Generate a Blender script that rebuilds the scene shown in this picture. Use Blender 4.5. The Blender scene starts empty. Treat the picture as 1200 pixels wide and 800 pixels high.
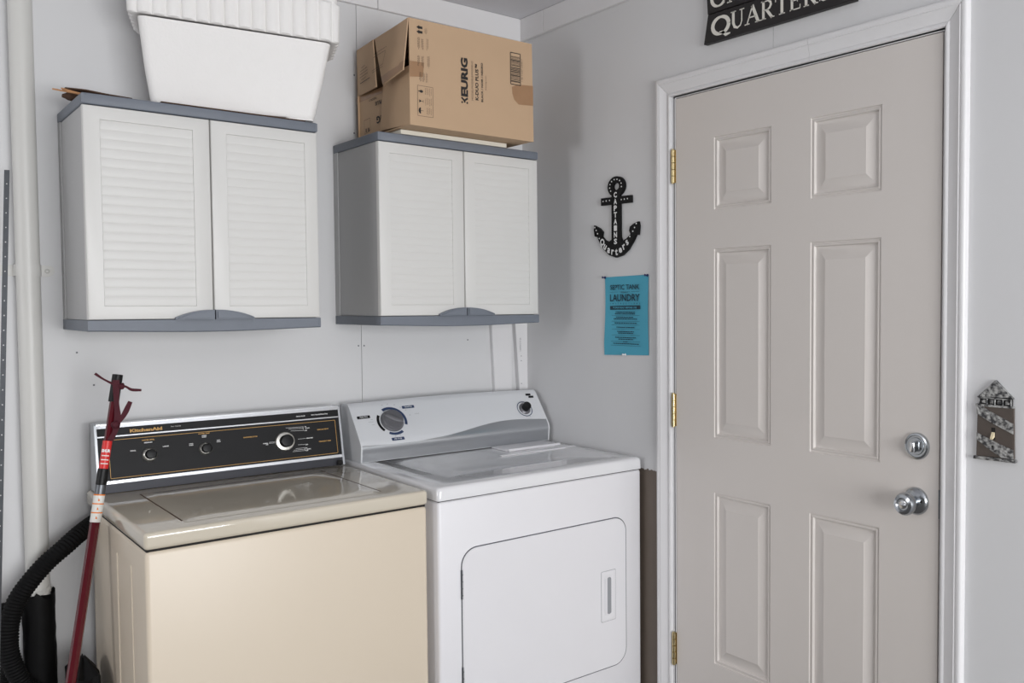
import bpy, bmesh, math, random
from mathutils import Vector, Matrix, noise

sc = bpy.context.scene
# ------------------------------------------------------------------ camera
cam_d = bpy.data.cameras.new('camera'); cam = bpy.data.objects.new('camera', cam_d)
sc.collection.objects.link(cam); sc.camera = cam
cam.location = (-1.9415, -2.8970, 1.4113)
cam.rotation_euler = (1.5299, 0.0035, -0.7290)
cam_d.sensor_width = 36; cam_d.lens = 1052.70 * 36 / 1200; cam_d.shift_x = -160.743 / 1200
cam_d.clip_start = .02; cam_d.clip_end = 100
# ------------------------------------------------------------------ world, light, exposure
w = bpy.data.worlds.new('world'); sc.world = w; w.use_nodes = True
w.node_tree.nodes['Background'].inputs[0].default_value = (.85, .9, 1, 1)
w.node_tree.nodes['Background'].inputs[1].default_value = .25
def area(name, loc, rot, sx, sy, power, col):
    d = bpy.data.lights.new(name, 'AREA'); d.shape = 'RECTANGLE'; d.size = sx; d.size_y = sy
    d.energy = power; d.color = col
    o = bpy.data.objects.new(name, d); o.location = loc; o.rotation_euler = rot
    sc.collection.objects.link(o); return o
# daylight through the open garage door behind the camera
area('garage_daylight', (-1.45, -5.55, 1.25), (math.radians(90), 0, 0), 2.3, 1.4, 146, (.985, .992, 1))
# daylight through the window in the left wall
area('window_daylight', (-4.85, -1.10, 1.65), (math.radians(90), 0, math.radians(-90)), .9, .8, 24, (.99, .985, 1))
sc.view_settings.view_transform = 'Standard'; sc.view_settings.look = 'None'
sc.view_settings.gamma = 1; sc.view_settings.use_curve_mapping = False
sc.view_settings.exposure = 0.0
try: sc.cycles.use_denoising = True
except Exception: pass
sc.cycles.max_bounces = 8; sc.cycles.diffuse_bounces = 5

# ------------------------------------------------------------------ helpers
COL = sc.collection
def lin(r, g, b):
    f = lambda c: (c/255/12.92) if c/255 <= .04045 else ((c/255+.055)/1.055)**2.4
    return (f(r), f(g), f(b), 1)
def mat(name, col, rough=.5, metal=0, bump=0, bscale=200, var=0, vscale=6, coat=0, spec=.5, detail=4):
    m = bpy.data.materials.new(name); m.use_nodes = True; nt = m.node_tree
    b = nt.nodes['Principled BSDF']
    b.inputs['Base Color'].default_value = col; b.inputs['Roughness'].default_value = rough
    b.inputs['Metallic'].default_value = metal; b.inputs['Coat Weight'].default_value = coat
    b.inputs['Specular IOR Level'].default_value = spec; b.inputs['Coat Roughness'].default_value = .06
    tc = nt.nodes.new('ShaderNodeTexCoord')
    n = nt.nodes.new('ShaderNodeTexNoise'); n.inputs['Scale'].default_value = vscale; n.inputs['Detail'].default_value = detail
    nt.links.new(tc.outputs['Object'], n.inputs['Vector'])
    r = nt.nodes.new('ShaderNodeMix'); r.data_type = 'RGBA'
    v = var or .015
    r.inputs[6].default_value = tuple(c*(1-v) for c in col[:3])+(1,)
    r.inputs[7].default_value = tuple(min(1, c*(1+v)) for c in col[:3])+(1,)
    nt.links.new(n.outputs[0], r.inputs[0]); nt.links.new(r.outputs[2], b.inputs['Base Color'])
    if bump:
        n2 = nt.nodes.new('ShaderNodeTexNoise'); n2.inputs['Scale'].default_value = bscale
        nt.links.new(tc.outputs['Object'], n2.inputs['Vector'])
        bp = nt.nodes.new('ShaderNodeBump'); bp.inputs['Strength'].default_value = bump; bp.inputs['Distance'].default_value = .002
        nt.links.new(n2.outputs[0], bp.inputs['Height']); nt.links.new(bp.outputs[0], b.inputs['Normal'])
    return m

class MB:
    """collects shapes into one bmesh, in world coordinates"""
    def __init__(s): s.bm = bmesh.new()
    def box(s, a, b, bev=0, seg=2):
        t = bmesh.new(); bmesh.ops.create_cube(t, size=1)
        for v in t.verts:
            v.co = Vector([(a[i]+b[i])/2 + v.co[i]*abs(b[i]-a[i]) for i in range(3)])
        if bev: bmesh.ops.bevel(t, geom=t.edges[:], offset=bev, segments=seg, profile=.5, affect='EDGES')
        s.add(t); return s
    def add(s, t):
        me = bpy.data.meshes.new('tmp'); t.to_mesh(me); t.free(); s.bm.from_mesh(me); bpy.data.meshes.remove(me)
    def prism(s, pts, fn, d0, d1, bev=0, bseg=1):
        """pts 2d polygon; fn(u,v,d)->3d"""
        t = bmesh.new()
        A = [t.verts.new(fn(u, v, d0)) for u, v in pts]; B = [t.verts.new(fn(u, v, d1)) for u, v in pts]
        t.faces.new(A); top = t.faces.new(B[::-1]); n = len(pts)
        for i in range(n): t.faces.new((A[i], B[i], B[(i+1) % n], A[(i+1) % n]))
        bmesh.ops.recalc_face_normals(t, faces=t.faces[:])
        if bev: bmesh.ops.bevel(t, geom=[e for e in top.edges], offset=bev, segments=bseg, affect='EDGES')
        bmesh.ops.triangulate(t, faces=[f for f in t.faces if len(f.verts) > 4])
        s.add(t); return s
    def loft(s, rings, cap0=True, cap1=True, closed=True):
        t = bmesh.new(); R = [[t.verts.new(p) for p in r] for r in rings]; n = len(R[0])
        for i in range(len(R)-1):
            for j in range(n if closed else n-1):
                t.faces.new((R[i][j], R[i][(j+1) % n], R[i+1][(j+1) % n], R[i+1][j]))
        if cap0: t.faces.new(R[0])
        if cap1: t.faces.new(R[-1])
        bmesh.ops.recalc_face_normals(t, faces=t.faces[:]); s.add(t); return s
    def lathe(s, prof, c, ax, seg=32, cap=True):
        """prof: (radius, height along ax)"""
        ax = Vector(ax).normalized(); u = ax.orthogonal().normalized(); v = ax.cross(u); c = Vector(c)
        return s.loft([[c+ax*h+(u*math.cos(2*math.pi*k/seg)+v*math.sin(2*math.pi*k/seg))*max(r, 1e-5) for k in range(seg)] for r, h in prof], cap, cap)
    def tube(s, pts, rad, seg=16, cap=True):
        P = [Vector(p) for p in pts]; rings = []; u = None
        for i, p in enumerate(P):
            d = (P[min(i+1, len(P)-1)]-P[max(i-1, 0)]).normalized()
            if u is None: u = d.orthogonal().normalized()
            u = (u-d*u.dot(d)).normalized(); v = d.cross(u); r = rad[i] if isinstance(rad, (list, tuple)) else rad
            rings.append([p+(u*math.cos(2*math.pi*k/seg)+v*math.sin(2*math.pi*k/seg))*r for k in range(seg)])
        return s.loft(rings, cap, cap)
    def quad(s, *p):
        f = s.bm.faces.new([s.bm.verts.new(q) for q in p]); return s
    def build(s, name, m, parent=None, smooth=True, angle=35):
        me = bpy.data.meshes.new(name); s.bm.to_mesh(me); s.bm.free(); me.materials.append(m)
        o = bpy.data.objects.new(name, me); COL.objects.link(o)
        if parent:
            off = wloc(parent)
            me.transform(Matrix.Translation(-off)); o.parent = parent
        if smooth:
            for p in me.polygons: p.use_smooth = True
            try: me.set_sharp_from_angle(angle=math.radians(angle))
            except Exception: pass
        return o
def wloc(o):
    v = Vector(o.location)
    while o.parent: o = o.parent; v += o.location
    return v
def recenter(o):
    """origin of a top-level mesh to the middle of its base"""
    me = o.data; xs = [v.co for v in me.vertices]
    lo = Vector([min(c[i] for c in xs) for i in range(3)]); hi = Vector([max(c[i] for c in xs) for i in range(3)])
    c = Vector(((lo.x+hi.x)/2, (lo.y+hi.y)/2, lo.z)); me.transform(Matrix.Translation(-c)); o.location = o.location+c
    for ch in o.children: ch.data.transform(Matrix.Translation(-c))
def thing(name, loc, label, cat, group=None):
    o = bpy.data.objects.new(name, None); COL.objects.link(o); o.location = loc; o.empty_display_size = .05
    o['label'] = label; o['category'] = cat
    if group: o['group'] = group
    return o
def struct(o): o['kind'] = 'structure'; return o
def V(*a): return Vector(a)
def rrect(x0, z0, x1, z1, r, seg=6):
    P = []
    for cx, cz, a0 in ((x1-r, z1-r, 0), (x0+r, z1-r, 90), (x0+r, z0+r, 180), (x1-r, z0+r, 270)):
        for k in range(seg+1):
            a = math.radians(a0+90*k/seg); P.append((cx+r*math.cos(a), cz+r*math.sin(a)))
    return P
XZ = lambda y: (lambda u, v, d: V(u, y-d, v))   # polygon on a plane facing -y
YZ = lambda x: (lambda u, v, d: V(x-d, u, v))   # polygon on a plane facing -x
def text(s, size, o, X, Y, name, m, parent, width=None, align='CENTER', off=.0006, bold=0, spacing=1):
    """flat lettering; o = centre of the line, X reading direction, Y up; size = cap height"""
    return texts([(s, size, o, width, align, bold)], X, Y, name, m, parent, off)
def texts(L, X, Y, name, m, parent, off=.0006):
    X = Vector(X).normalized(); Y = Vector(Y).normalized(); N = X.cross(Y)
    bm = bmesh.new()
    for it in L:
        s, size, o, width, align, bold = (list(it)+[None]*6)[:6]
        Xd, Yd = X, Y
        if len(it) > 6: # own rotation
            a = it[6]; Xd = X*math.cos(a)+Y*math.sin(a); Yd = -X*math.sin(a)+Y*math.cos(a)
        c = bpy.data.curves.new('t', 'FONT'); c.body = s; c.align_x = align or 'CENTER'; c.align_y = 'CENTER'
        c.size = size/.729; c.resolution_u = 2; c.offset = (bold or 0)
        t = bpy.data.objects.new('t', c); COL.objects.link(t)
        bpy.context.view_layer.update()
        me = bpy.data.meshes.new_from_object(t.evaluated_get(bpy.context.evaluated_depsgraph_get()))
        sx = 1
        if me.vertices:
            xs = [v.co.x for v in me.vertices]; ys = [v.co.y for v in me.vertices]
            w_ = max(xs)-min(xs); cy = (max(ys)+min(ys))/2; cx = (max(xs)+min(xs))/2
            if width: sx = width/w_
            for v in me.vertices:
                px = (v.co.x-(cx if (align or 'CENTER') == 'CENTER' else 0))*sx; py = v.co.y-cy
                v.co = Vector(o)+Xd*px+Yd*py+N*off
            bm.from_mesh(me)
        bpy.data.objects.remove(t); bpy.data.curves.remove(c); bpy.data.meshes.remove(me)
    mb = MB(); mb.bm.free(); mb.bm = bm
    o = mb.build(name, m, parent, smooth=False)
    if len(L) > 2: o['kind'] = 'stuff'
    return o
def stroke(mb, pts, w, fn, d=0):
    """flat ribbon along 2d points; w width (number or list)"""
    n = len(pts); Lf = []; Rt = []
    for i, p in enumerate(pts):
        a = Vector(pts[max(i-1, 0)]); b = Vector(pts[min(i+1, n-1)]); t = (b-a).normalized(); q = Vector((-t.y, t.x))
        ww = (w[i] if isinstance(w, (list, tuple)) else w)/2
        Lf.append(fn(p[0]+q.x*ww, p[1]+q.y*ww, d)); Rt.append(fn(p[0]-q.x*ww, p[1]-q.y*ww, d))
    for i in range(n-1): mb.quad(Lf[i], Lf[i+1], Rt[i+1], Rt[i])
def rnd(a, b): return random.uniform(a, b)
random.seed(4)

# ------------------------------------------------------------------ materials
WALLC = lin(214, 214, 215)
M = {}
M['wall'] = mat('painted_wall', WALLC, .55, bump=.12, bscale=60, var=.02, vscale=2)
M['stud'] = mat('bare_plywood', lin(100, 98, 95), .8, bump=.2, bscale=60, var=.1, vscale=8)
M['ceil'] = mat('ceiling_paint', lin(218, 218, 222), .8, bump=.1, bscale=80)
M['floor'] = mat('concrete', lin(92, 90, 88), .7, bump=.3, bscale=40, var=.12, vscale=3)
M['trim'] = mat('trim_paint', lin(224, 223, 224), .33, bump=.05, bscale=90)
M['crown'] = mat('crown_board_paint', lin(226, 225, 226), .5, bump=.05, bscale=90)
M['door'] = mat('door_paint', lin(212, 206, 201), .38, bump=.06, bscale=70, var=.012, vscale=3)
M['dark'] = mat('dark_gap', lin(24, 22, 21), .8)
M['cab'] = mat('light_grey_plastic', lin(215, 214, 211), .42, bump=.06, bscale=400)
M['cabside_shaded'] = mat('shaded_side_plastic', lin(178, 178, 178), .45, bump=.06, bscale=400)  # cabinet plastic again, darkened: the shade on the sides is put into the colour
M['blue'] = mat('slate_grey_plastic', lin(112, 118, 128), .5, bump=.2, bscale=500, var=.06, vscale=30)
M['foam'] = mat('white_foam', lin(240, 238, 236), .75, bump=.35, bscale=170, var=.01)
M['card'] = mat('cardboard', lin(192, 162, 131), .75, bump=.08, bscale=90, var=.03, vscale=12)
M['tape'] = mat('brown_tape', lin(160, 124, 92), .3, var=.08, vscale=40)
M['ink'] = mat('black_ink', lin(32, 28, 27), .6)
M['ink2'] = mat('faded_ink', lin(68, 55, 46), .7)
M['almond'] = mat('almond_enamel', lin(216, 203, 184), .38, bump=.01, bscale=25, var=.012, vscale=4)
M['almondtop'] = mat('almond_enamel_gloss', lin(206, 197, 180), .09, bump=.012, bscale=18, coat=.5)
M['whitetop'] = mat('white_enamel_gloss', lin(226, 226, 228), .10, bump=.01, bscale=18, coat=.5)
M['white'] = mat('white_enamel', lin(229, 228, 231), .36, bump=.01, bscale=25)
M['fascia'] = mat('white_fascia', lin(216, 218, 221), .32)
M['silver'] = mat('silver_band', lin(186, 189, 193), .30, metal=.85)
M['chrome'] = mat('chrome', lin(215, 217, 220), .18, metal=1)
M['nickel'] = mat('satin_nickel', lin(178, 182, 186), .22, metal=1, var=.04, vscale=40)
M['brass'] = mat('brass', lin(216, 198, 152), .25, metal=1, var=.1, vscale=120)
M['panel'] = mat('black_panel', lin(22, 22, 24), .5, bump=.05, bscale=80, var=.25, vscale=20, spec=.25)
M['panelgrey'] = mat('grey_metal_strip', lin(50, 51, 58), .45, metal=.3, var=.15, vscale=40)
M['knob'] = mat('black_knob', lin(15, 15, 17), .45, spec=.3)
M['knobgrey'] = mat('grey_knob', lin(112, 112, 116), .32, metal=.3)
M['skirt'] = mat('brushed_skirt', lin(205, 203, 196), .28, metal=.85)
M['gold'] = mat('gold_ink', lin(196, 152, 84), .5)
M['whiteink'] = mat('white_ink', lin(226, 226, 226), .5)
M['navy'] = mat('navy_ink', lin(45, 62, 96), .5)
M['greyink'] = mat('grey_ink', lin(120, 122, 126), .6)
M['black'] = mat('matt_black_wood', lin(15, 14, 15), .5, bump=.1, bscale=120, spec=.2)
M['signblack'] = mat('painted_black_board', lin(26, 22, 23), .55, bump=.2, bscale=60, var=.2, vscale=20)
M['cream'] = mat('cream_paint', lin(224, 221, 212), .5)
M['paper'] = mat('teal_paper', lin(76, 164, 190), .7, var=.03, vscale=10)
M['inkteal'] = mat('teal_dark_ink', lin(20, 52, 66), .7)
M['pin'] = mat('navy_pin', lin(28, 38, 88), .3)
M['pinw'] = mat('clear_pin', lin(225, 225, 225), .15)
M['pipe'] = mat('painted_pipe', lin(207, 206, 202), .42, bump=.1, bscale=50)
M['hose'] = mat('black_rubber', lin(9, 9, 10), .7, spec=.2)
M['bag'] = mat('black_plastic_bag', lin(9, 9, 10), .6, spec=.2, bump=.6, bscale=30)
M['maroon'] = mat('maroon_lacquer', lin(84, 14, 26), .25, var=.1, vscale=30, coat=.4)
M['strap'] = mat('maroon_cloth', lin(70, 12, 27), .8, bump=.4, bscale=300)
M['grip'] = mat('black_plastic', lin(14, 14, 15), .45, spec=.3)
M['red'] = mat('red_label', lin(214, 42, 40), .4)
M['orange'] = mat('orange_print', lin(232, 128, 40), .5)
M['label'] = mat('white_label', lin(226, 224, 218), .5)
M['galv'] = mat('galvanised_steel', lin(104, 107, 111), .42, metal=.8, var=.15, vscale=60)
M['stick'] = mat('bamboo_stick', lin(186, 136, 92), .6, var=.1, vscale=60)
M['bark'] = mat('dark_brown_bark', lin(78, 56, 42), .85, bump=.6, bscale=120, var=.3, vscale=60)
M['board'] = mat('white_board', lin(226, 221, 208), .5)
M['pewter'] = mat('pewter_relief', lin(150, 150, 148), .32, metal=.55, bump=.9, bscale=260, vscale=95)
_m = M['pewter'].node_tree; _mx = [n for n in _m.nodes if n.type == 'MIX'][0]; _ns = [n for n in _m.nodes if n.type == 'TEX_NOISE' and abs(n.inputs['Scale'].default_value-95) < 1][0]
_rp = _m.nodes.new('ShaderNodeValToRGB'); _rp.color_ramp.elements[0].position = .38; _rp.color_ramp.elements[1].position = .60
_m.links.new(_ns.outputs[0], _rp.inputs[0]); _m.links.new(_rp.outputs[0], _mx.inputs[0])
_mx.inputs[6].default_value = lin(66, 66, 68); _mx.inputs[7].default_value = lin(178, 178, 176)
M['brownbody'] = mat('brown_ridged_metal', lin(82, 73, 67), .5, metal=.1, bump=.2, bscale=200, var=.12, vscale=60)
M['slotgrey'] = mat('finger_slot_grey', lin(150, 152, 156), .5)
M['gapgrey'] = mat('seam_shadow_grey', lin(92, 93, 98), .7)
M['ivory'] = mat('ivory_toggle', lin(228, 214, 180), .3)

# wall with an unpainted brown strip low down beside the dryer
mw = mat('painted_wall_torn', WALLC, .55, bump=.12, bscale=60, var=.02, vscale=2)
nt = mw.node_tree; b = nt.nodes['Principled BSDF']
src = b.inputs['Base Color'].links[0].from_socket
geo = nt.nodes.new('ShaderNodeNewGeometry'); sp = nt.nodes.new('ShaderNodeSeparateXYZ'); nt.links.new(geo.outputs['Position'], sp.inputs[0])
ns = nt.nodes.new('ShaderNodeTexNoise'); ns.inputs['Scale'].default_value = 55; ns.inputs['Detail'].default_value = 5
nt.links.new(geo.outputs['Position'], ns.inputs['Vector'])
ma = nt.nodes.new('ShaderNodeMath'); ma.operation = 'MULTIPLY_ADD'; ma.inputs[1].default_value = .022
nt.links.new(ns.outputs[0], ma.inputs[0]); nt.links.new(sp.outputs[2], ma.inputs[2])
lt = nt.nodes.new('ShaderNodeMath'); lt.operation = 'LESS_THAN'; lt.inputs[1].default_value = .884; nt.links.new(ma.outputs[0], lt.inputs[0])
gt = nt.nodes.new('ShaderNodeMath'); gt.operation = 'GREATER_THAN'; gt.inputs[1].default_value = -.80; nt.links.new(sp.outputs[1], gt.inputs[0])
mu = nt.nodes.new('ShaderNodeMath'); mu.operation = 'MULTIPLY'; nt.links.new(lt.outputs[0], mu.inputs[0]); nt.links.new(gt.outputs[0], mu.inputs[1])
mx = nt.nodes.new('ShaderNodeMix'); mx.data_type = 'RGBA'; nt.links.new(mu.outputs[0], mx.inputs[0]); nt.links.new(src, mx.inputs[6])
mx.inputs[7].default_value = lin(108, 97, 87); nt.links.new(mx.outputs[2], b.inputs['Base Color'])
M['wallr'] = mw

# ------------------------------------------------------------------ the room
H = 2.489; XL = -4.9; YB = -5.6
struct(MB().box((XL-.2, YB-.2, -.1), (.2, .2, 0)).build('floor', M['floor']))
struct(MB().box((XL-.2, YB-.2, H), (.2, .2, H+.1)).build('ceiling', M['ceil']))
wb = struct(MB().box((XL-.2, .012, 0), (.2, .14, H)).build('wall_back', M['wall']))
SX = -.6525
MB().box((XL, 0, 0), (SX-.0008, .012, H)).build('wall_panel', M['wall'], wb)
MB().box((SX+.0008, 0, 0), (.0, .012, H)).build('wall_panel', M['wall'], wb)
for x, z in ((-1.4327, 1.1929), (-1.4711, 1.285), (-.6633, 1.2771), (-.6433, 1.2768), (-.2467, 1.2852), (-.6624, 2.1751), (-.6657, 1.9839)):
    MB().lathe([(.0026, 0), (.0026, .0005), (.0012, .001)], (x, 0, z), (0, -1, 0), 10).build('nail_head', M['galv'], wb)
# right wall: pieces round the door opening
DY0, DY1, DZ = -.8447, -1.7689, 2.0536
mb = MB(); SA = -1.2438
mb.box((0, DY0, 0), (.14, .012, H)); mb.box((0, YB, 0), (.14, DY1, H))
mb.box((0, SA+.0008, DZ), (.14, DY0, H)); mb.box((0, DY1, DZ), (.14, SA-.0008, H)); mb.box((.006, SA-.002, DZ), (.13, SA+.002, H))
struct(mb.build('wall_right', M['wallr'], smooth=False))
# left wall with a window opening
mb = MB(); wy0, wy1, wz0, wz1 = -1.56, -.64, 1.24, 2.06
mb.box((XL-.14, YB, 0), (XL, wy0, H)); mb.box((XL-.14, wy1, 0), (XL, .012, H))
mb.box((XL-.14, wy0, 0), (XL, wy1, wz0)); mb.box((XL-.14, wy0, wz1), (XL, wy1, H))
struct(mb.build('wall_left', M['stud'], smooth=False))
# front wall with the garage opening
mb = MB(); gx0, gx1, gz = -2.80, -.30, 2.05
mb.box((XL, YB-.14, 0), (gx0, YB, H)); mb.box((gx1, YB-.14, 0), (0, YB, H)); mb.box((gx0, YB-.14, gz), (gx1, YB, H))
struct(mb.build('wall_front', M['stud'], smooth=False))

# crown boards
HB = 2.4053
t1 = struct(MB().box((XL, -.014, HB), (-.5818, 0, H-.001), .0015, 1).build('trim_1', M['crown'])); MB().box((-.5802, -.014, HB), (-.0005, 0, H-.001), .0015, 1).build('board', M['crown'], t1)
t2 = struct(MB().box((-.014, YB, HB), (-.0005, -.1628, H-.001), .0015, 1).build('trim_2', M['crown'])); MB().box((-.014, -.1612, HB), (-.0005, -.0145, H-.001), .0015, 1).build('board', M['crown'], t2)

# casing round the door: mitred colonial profile
PR = [(0, 0), (0, .008), (.003, .0105), (.009, .0108), (.0115, .0085), (.014, .009), (.034, .0135), (.038, .0155), (.0405, .0168), (.043, .0150), (.046, .0170), (.054, .0180), (.058, .0165), (.060, .013), (.060, 0)]
ci0, ci1, ciz = -.8330, -1.7738, 2.0575
def cas(p0, p1, out0, out1, nm):
    A = [V(-h, p0[0]+out0[0]*d, p0[1]+out0[1]*d) for d, h in PR]; B = [V(-h, p1[0]+out1[0]*d, p1[1]+out1[1]*d) for d, h in PR]
    struct(MB().loft([A, B]).build(nm, M['trim'], angle=50))
g = .0007
cas((ci0, 0), (ci0, ciz-g), (1, 0), (1, 1), 'trim_3')
cas((ci0-g, ciz), (-1.3768, ciz), (1, 1), (0, 1), 'trim_4'); cas((-1.3777, ciz), (ci1+g, ciz), (0, 1), (-1, 1), 'trim_9')
cas((ci1, ciz-g), (ci1, 0), (-1, 1), (-1, 0), 'trim_5')
# frame (jamb) and stop
mb = MB(); mb.box((0, DY0-.0035, 0), (.13, -.8405, DZ), .0008, 1); mb.box((0, -1.7735, 0), (.13, DY1+.0022, DZ), .0008, 1); mb.box((0, -1.7735, DZ-.0022), (.13, -.8405, DZ+.004))
mb.box((.046, -.8625, 0), (.06, -.8480, DZ-.002)); mb.box((.046, -1.7667, 0), (.06, -1.752, DZ-.002)); mb.box((.046, -1.7667, 2.038), (.06, -.848, DZ-.002))
struct(mb.build('door_frame', M['trim']))

# ------------------------------------------------------------------ door
door = thing('door_1', (0.0, -1.3067, .012), 'white six-panel entry door', 'door'); door['kind'] = 'structure'
del door['category']; del door['label']
Yl, Yr, Zt, Zb = -.8510, -1.7637, 2.0488, .012
st, pw = .1657, .2222
yA = [Yl, -.8497-st, -.8497-st-pw, -1.7638+st+pw, -1.7638+st, Yr]
zA = [Zb, .3180, .8432, 1.0105, 1.5777, 1.6945, 1.9090, Zt]
mb = MB()
for i in range(5):
    for j in range(7):
        if i in (1, 3) and j in (1, 3, 5): continue
        mb.quad(V(0, yA[i], zA[j]), V(0, yA[i], zA[j+1]), V(0, yA[i+1], zA[j+1]), V(0, yA[i+1], zA[j]))
mb.box((.012, Yr, Zb), (.044, Yl, Zt))
for a, b in (((Yl, Zb), (Yl, Zt)), ((Yl, Zt), (Yr, Zt)), ((Yr, Zt), (Yr, Zb)), ((Yr, Zb), (Yl, Zb))):
    mb.quad(V(0, *a), V(0.012, *a), V(0.012, *b), V(0, *b))
bmesh.ops.remove_doubles(mb.bm, verts=mb.bm.verts[:], dist=1e-6)
slab = mb.build('door_slab', M['door'], door, smooth=False)
PP = [(0, 0), (.0015, .0035), (.005, .0042), (.008, .0018), (.0105, .0022), (.0135, .0085), (.0165, .0092), (.0225, .0085), (.046, .0022), (.0475, .0012)]
for i in (1, 3):
    for j in (5, 3, 1):
        y0, y1, z0, z1 = yA[i], yA[i+1], zA[j], zA[j+1]
        rings = [[V(h, y0-d, z0+d), V(h, y0-d, z1-d), V(h, y1+d, z1-d), V(h, y1+d, z0+d)] for d, h in PP]
        MB().loft(rings, cap0=False).build('door_panel', M['door'], door, angle=20)
for hz in (1.8415, 1.0795, .3175):
    h = .051; hx = -.0035; hy = -.8440
    o = MB()
    for k in range(5):
        o.lathe([(.0052, -h+k*.0204+.0006), (.0062, -h+k*.0204+.0012), (.0062, -h+(k+1)*.0204-.0010), (.0052, -h+(k+1)*.0204-.0004)], (hx-.0035, hy, hz), (0, 0, 1), 14)
    o.lathe([(.0045, h), (.0045, h+.002), (.002, h+.0035)], (hx-.0035, hy, hz), (0, 0, 1), 12)
    o.lathe([(.0045, -h), (.0045, -h-.002), (.002, -h-.0035)], (hx-.0035, hy, hz), (0, 0, 1), 12)
    o.box((-.0012, -.8510, hz-h), (.003, -.8440, hz+h)).build('hinge', M['brass'], door)
# deadbolt and knob
db = MB().lathe([(.033, 0), (.033, .005), (.0315, .0080), (.0275, .0088), (.0262, .0072), (.0215, .0070), (.0205, .0095), (0, .0098)], (0, -1.7060, 1.0645), (-1, 0, 0), 40).build('deadbolt_plate', M['nickel'], door)
MB().box((-.0285, -1.7125, 1.0515), (-.012, -1.6995, 1.0775), .0035, 3).build('thumb_turn', M['chrome'], db)
mb = MB()
for dy in (-.014, .014): mb.lathe([(.0024, .008), (.0024, .0104), (.001, .0106)], (0, -1.7060+dy, 1.0605), (-1, 0, 0), 10)
mb.build('screw', M['dark'], db)
kc = (0, -1.7036, .9290)
kp = MB().lathe([(.034, 0), (.034, .003), (.031, .008), (.024, .0125), (.016, .014), (.013, .016)], kc, (-1, 0, 0), 40).build('knob_plate', M['nickel'], door)
MB().lathe([(.0125, .012), (.0125, .026), (.017, .031), (.0245, .038), (.0275, .046), (.0275, .054), (.0240, .061), (.0165, .0635), (.0135, .0600), (.0, .0595)], kc, (-1, 0, 0), 40).build('door_knob', M['nickel'], kp)
MB().box((-.066, kc[1]-.0085, kc[2]-.0022), (-.059, kc[1]+.0085, kc[2]+.0022), .0012, 2).lathe([(.010, .0585), (.010, .0612), (.008, .0618)], kc, (-1, 0, 0), 24).build('lock_button', M['chrome'], kp)
MB().lathe([(.003, .011), (.003, .0142), (.001, .0145)], (0, kc[1]-.0215, kc[2]+.003), (-1, 0, 0), 10).build('screw', M['dark'], kp)
MB().box((-.0005, -1.7660, .895), (.002, -1.7634, .965)).build('strike_plate', M['galv'], door)

# ------------------------------------------------------------------ strips in the corner
def lean_board(pts0, pts1, y0, y1, nm):
    # pts: (x left, x right) at z0 and z1
    (z0, a0, b0), (z1, a1, b1) = pts0, pts1
    mb = MB(); r = lambda z, a, b: [V(a, y0, z), V(a, y1+.002, z), V(a+.002, y1, z), V(b-.002, y1, z), V(b, y1+.002, z), V(b, y0, z)]
    k = (1.965-z0)/(z1-z0); kb = -z0/(z1-z0)
    L = lambda t: (a0+(a1-a0)*t, b0+(b1-b0)*t)
    a2, b2 = L(min(k, 1.6)); a3, b3 = L(max(kb, -1.2))
    mb.loft([r(0, a3, b3), r(z0, a0, b0), r(z1, a1, b1), r(1.965, a2, b2)])
    return struct(mb.build(nm, M['trim']))
lean_board((1.0933, -.1435, -.0690), (1.3463, -.1560, -.0670), -.0005, -.019, 'trim_6')
s2 = lean_board((1.0929, -.0385, .0), (1.3447, -.0550, .0), -.0005, -.024, 'trim_7')
text('HDMXG 0125', .006, (-.034, -.0245, 1.262), (0, 0, 1), (-1, 0, 0), 'lettering', M['greyink'], s2, width=.05)
for z in (1.20, 1.218, 1.113): MB().lathe([(.0018, 0), (.0018, .0008)], (-.030, -.024, z), (0, -1, 0), 8).build('mark', M['greyink'], s2)


# ------------------------------------------------------------------ drain pipe
pc = V(-1.5812, -.036, 0)
pipe = thing('drain_pipe', (pc.x, pc.y, 0), 'cream painted vertical drain pipe running up the back wall at far left', 'pipe')
MB().lathe([(.0272, .003), (.0272, H-.001)], (pc.x, pc.y, 0), (0, 0, 1), 40).build('pipe', M['pipe'], pipe)
ring = []
for z in (1.4925, 1.5225):
    ring.append([V(pc.x+.0292*math.cos(a), pc.y-.0292*math.sin(a), z) for a in [math.pi*k/20 for k in range(21)]])
mb = MB(); mb.loft([ring[0], ring[1]], False, False, closed=False)
ring2 = [[V(pc.x+.0272*math.cos(a), pc.y-.0272*math.sin(a), z) for a in [math.pi*k/20 for k in range(21)]] for z in (1.4925, 1.5225)]
mb.loft([ring[0], ring2[0]], False, False, closed=False); mb.loft([ring[1], ring2[1]], False, False, closed=False)
mb.box((pc.x+.0270, -.036, 1.4925), (pc.x+.0294, 0, 1.5225))
mb.box((pc.x-.0294, -.036, 1.4925), (pc.x-.0270, 0, 1.5225))
mb.prism([(pc.x+.027, 1.4925), (-1.532, 1.4925)]+[(-1.532+.015*math.sin(a), 1.5075-.015*math.cos(a)) for a in [math.pi*k/8 for k in range(1, 8)]]+[(-1.532, 1.5225), (pc.x+.027, 1.5225)], XZ(0), .0, .0022)
mb.prism([(pc.x-.027, 1.5225), (-1.632, 1.5225)]+[(-1.632-.015*math.sin(a), 1.5075+.015*math.cos(a)) for a in [math.pi*k/8 for k in range(1, 8)]]+[(-1.632, 1.4925), (pc.x-.027, 1.4925)], XZ(0), .0, .0022)
br = mb.build('pipe_bracket', M['pipe'], pipe)
MB().lathe([(.0062, .0022), (.0062, .004), (.0035, .0055), (.0030, .0040), (0, .0040)], (-1.534, 0, 1.5072), (0, -1, 0), 16).build('screw', M['pipe'], br)
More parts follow.
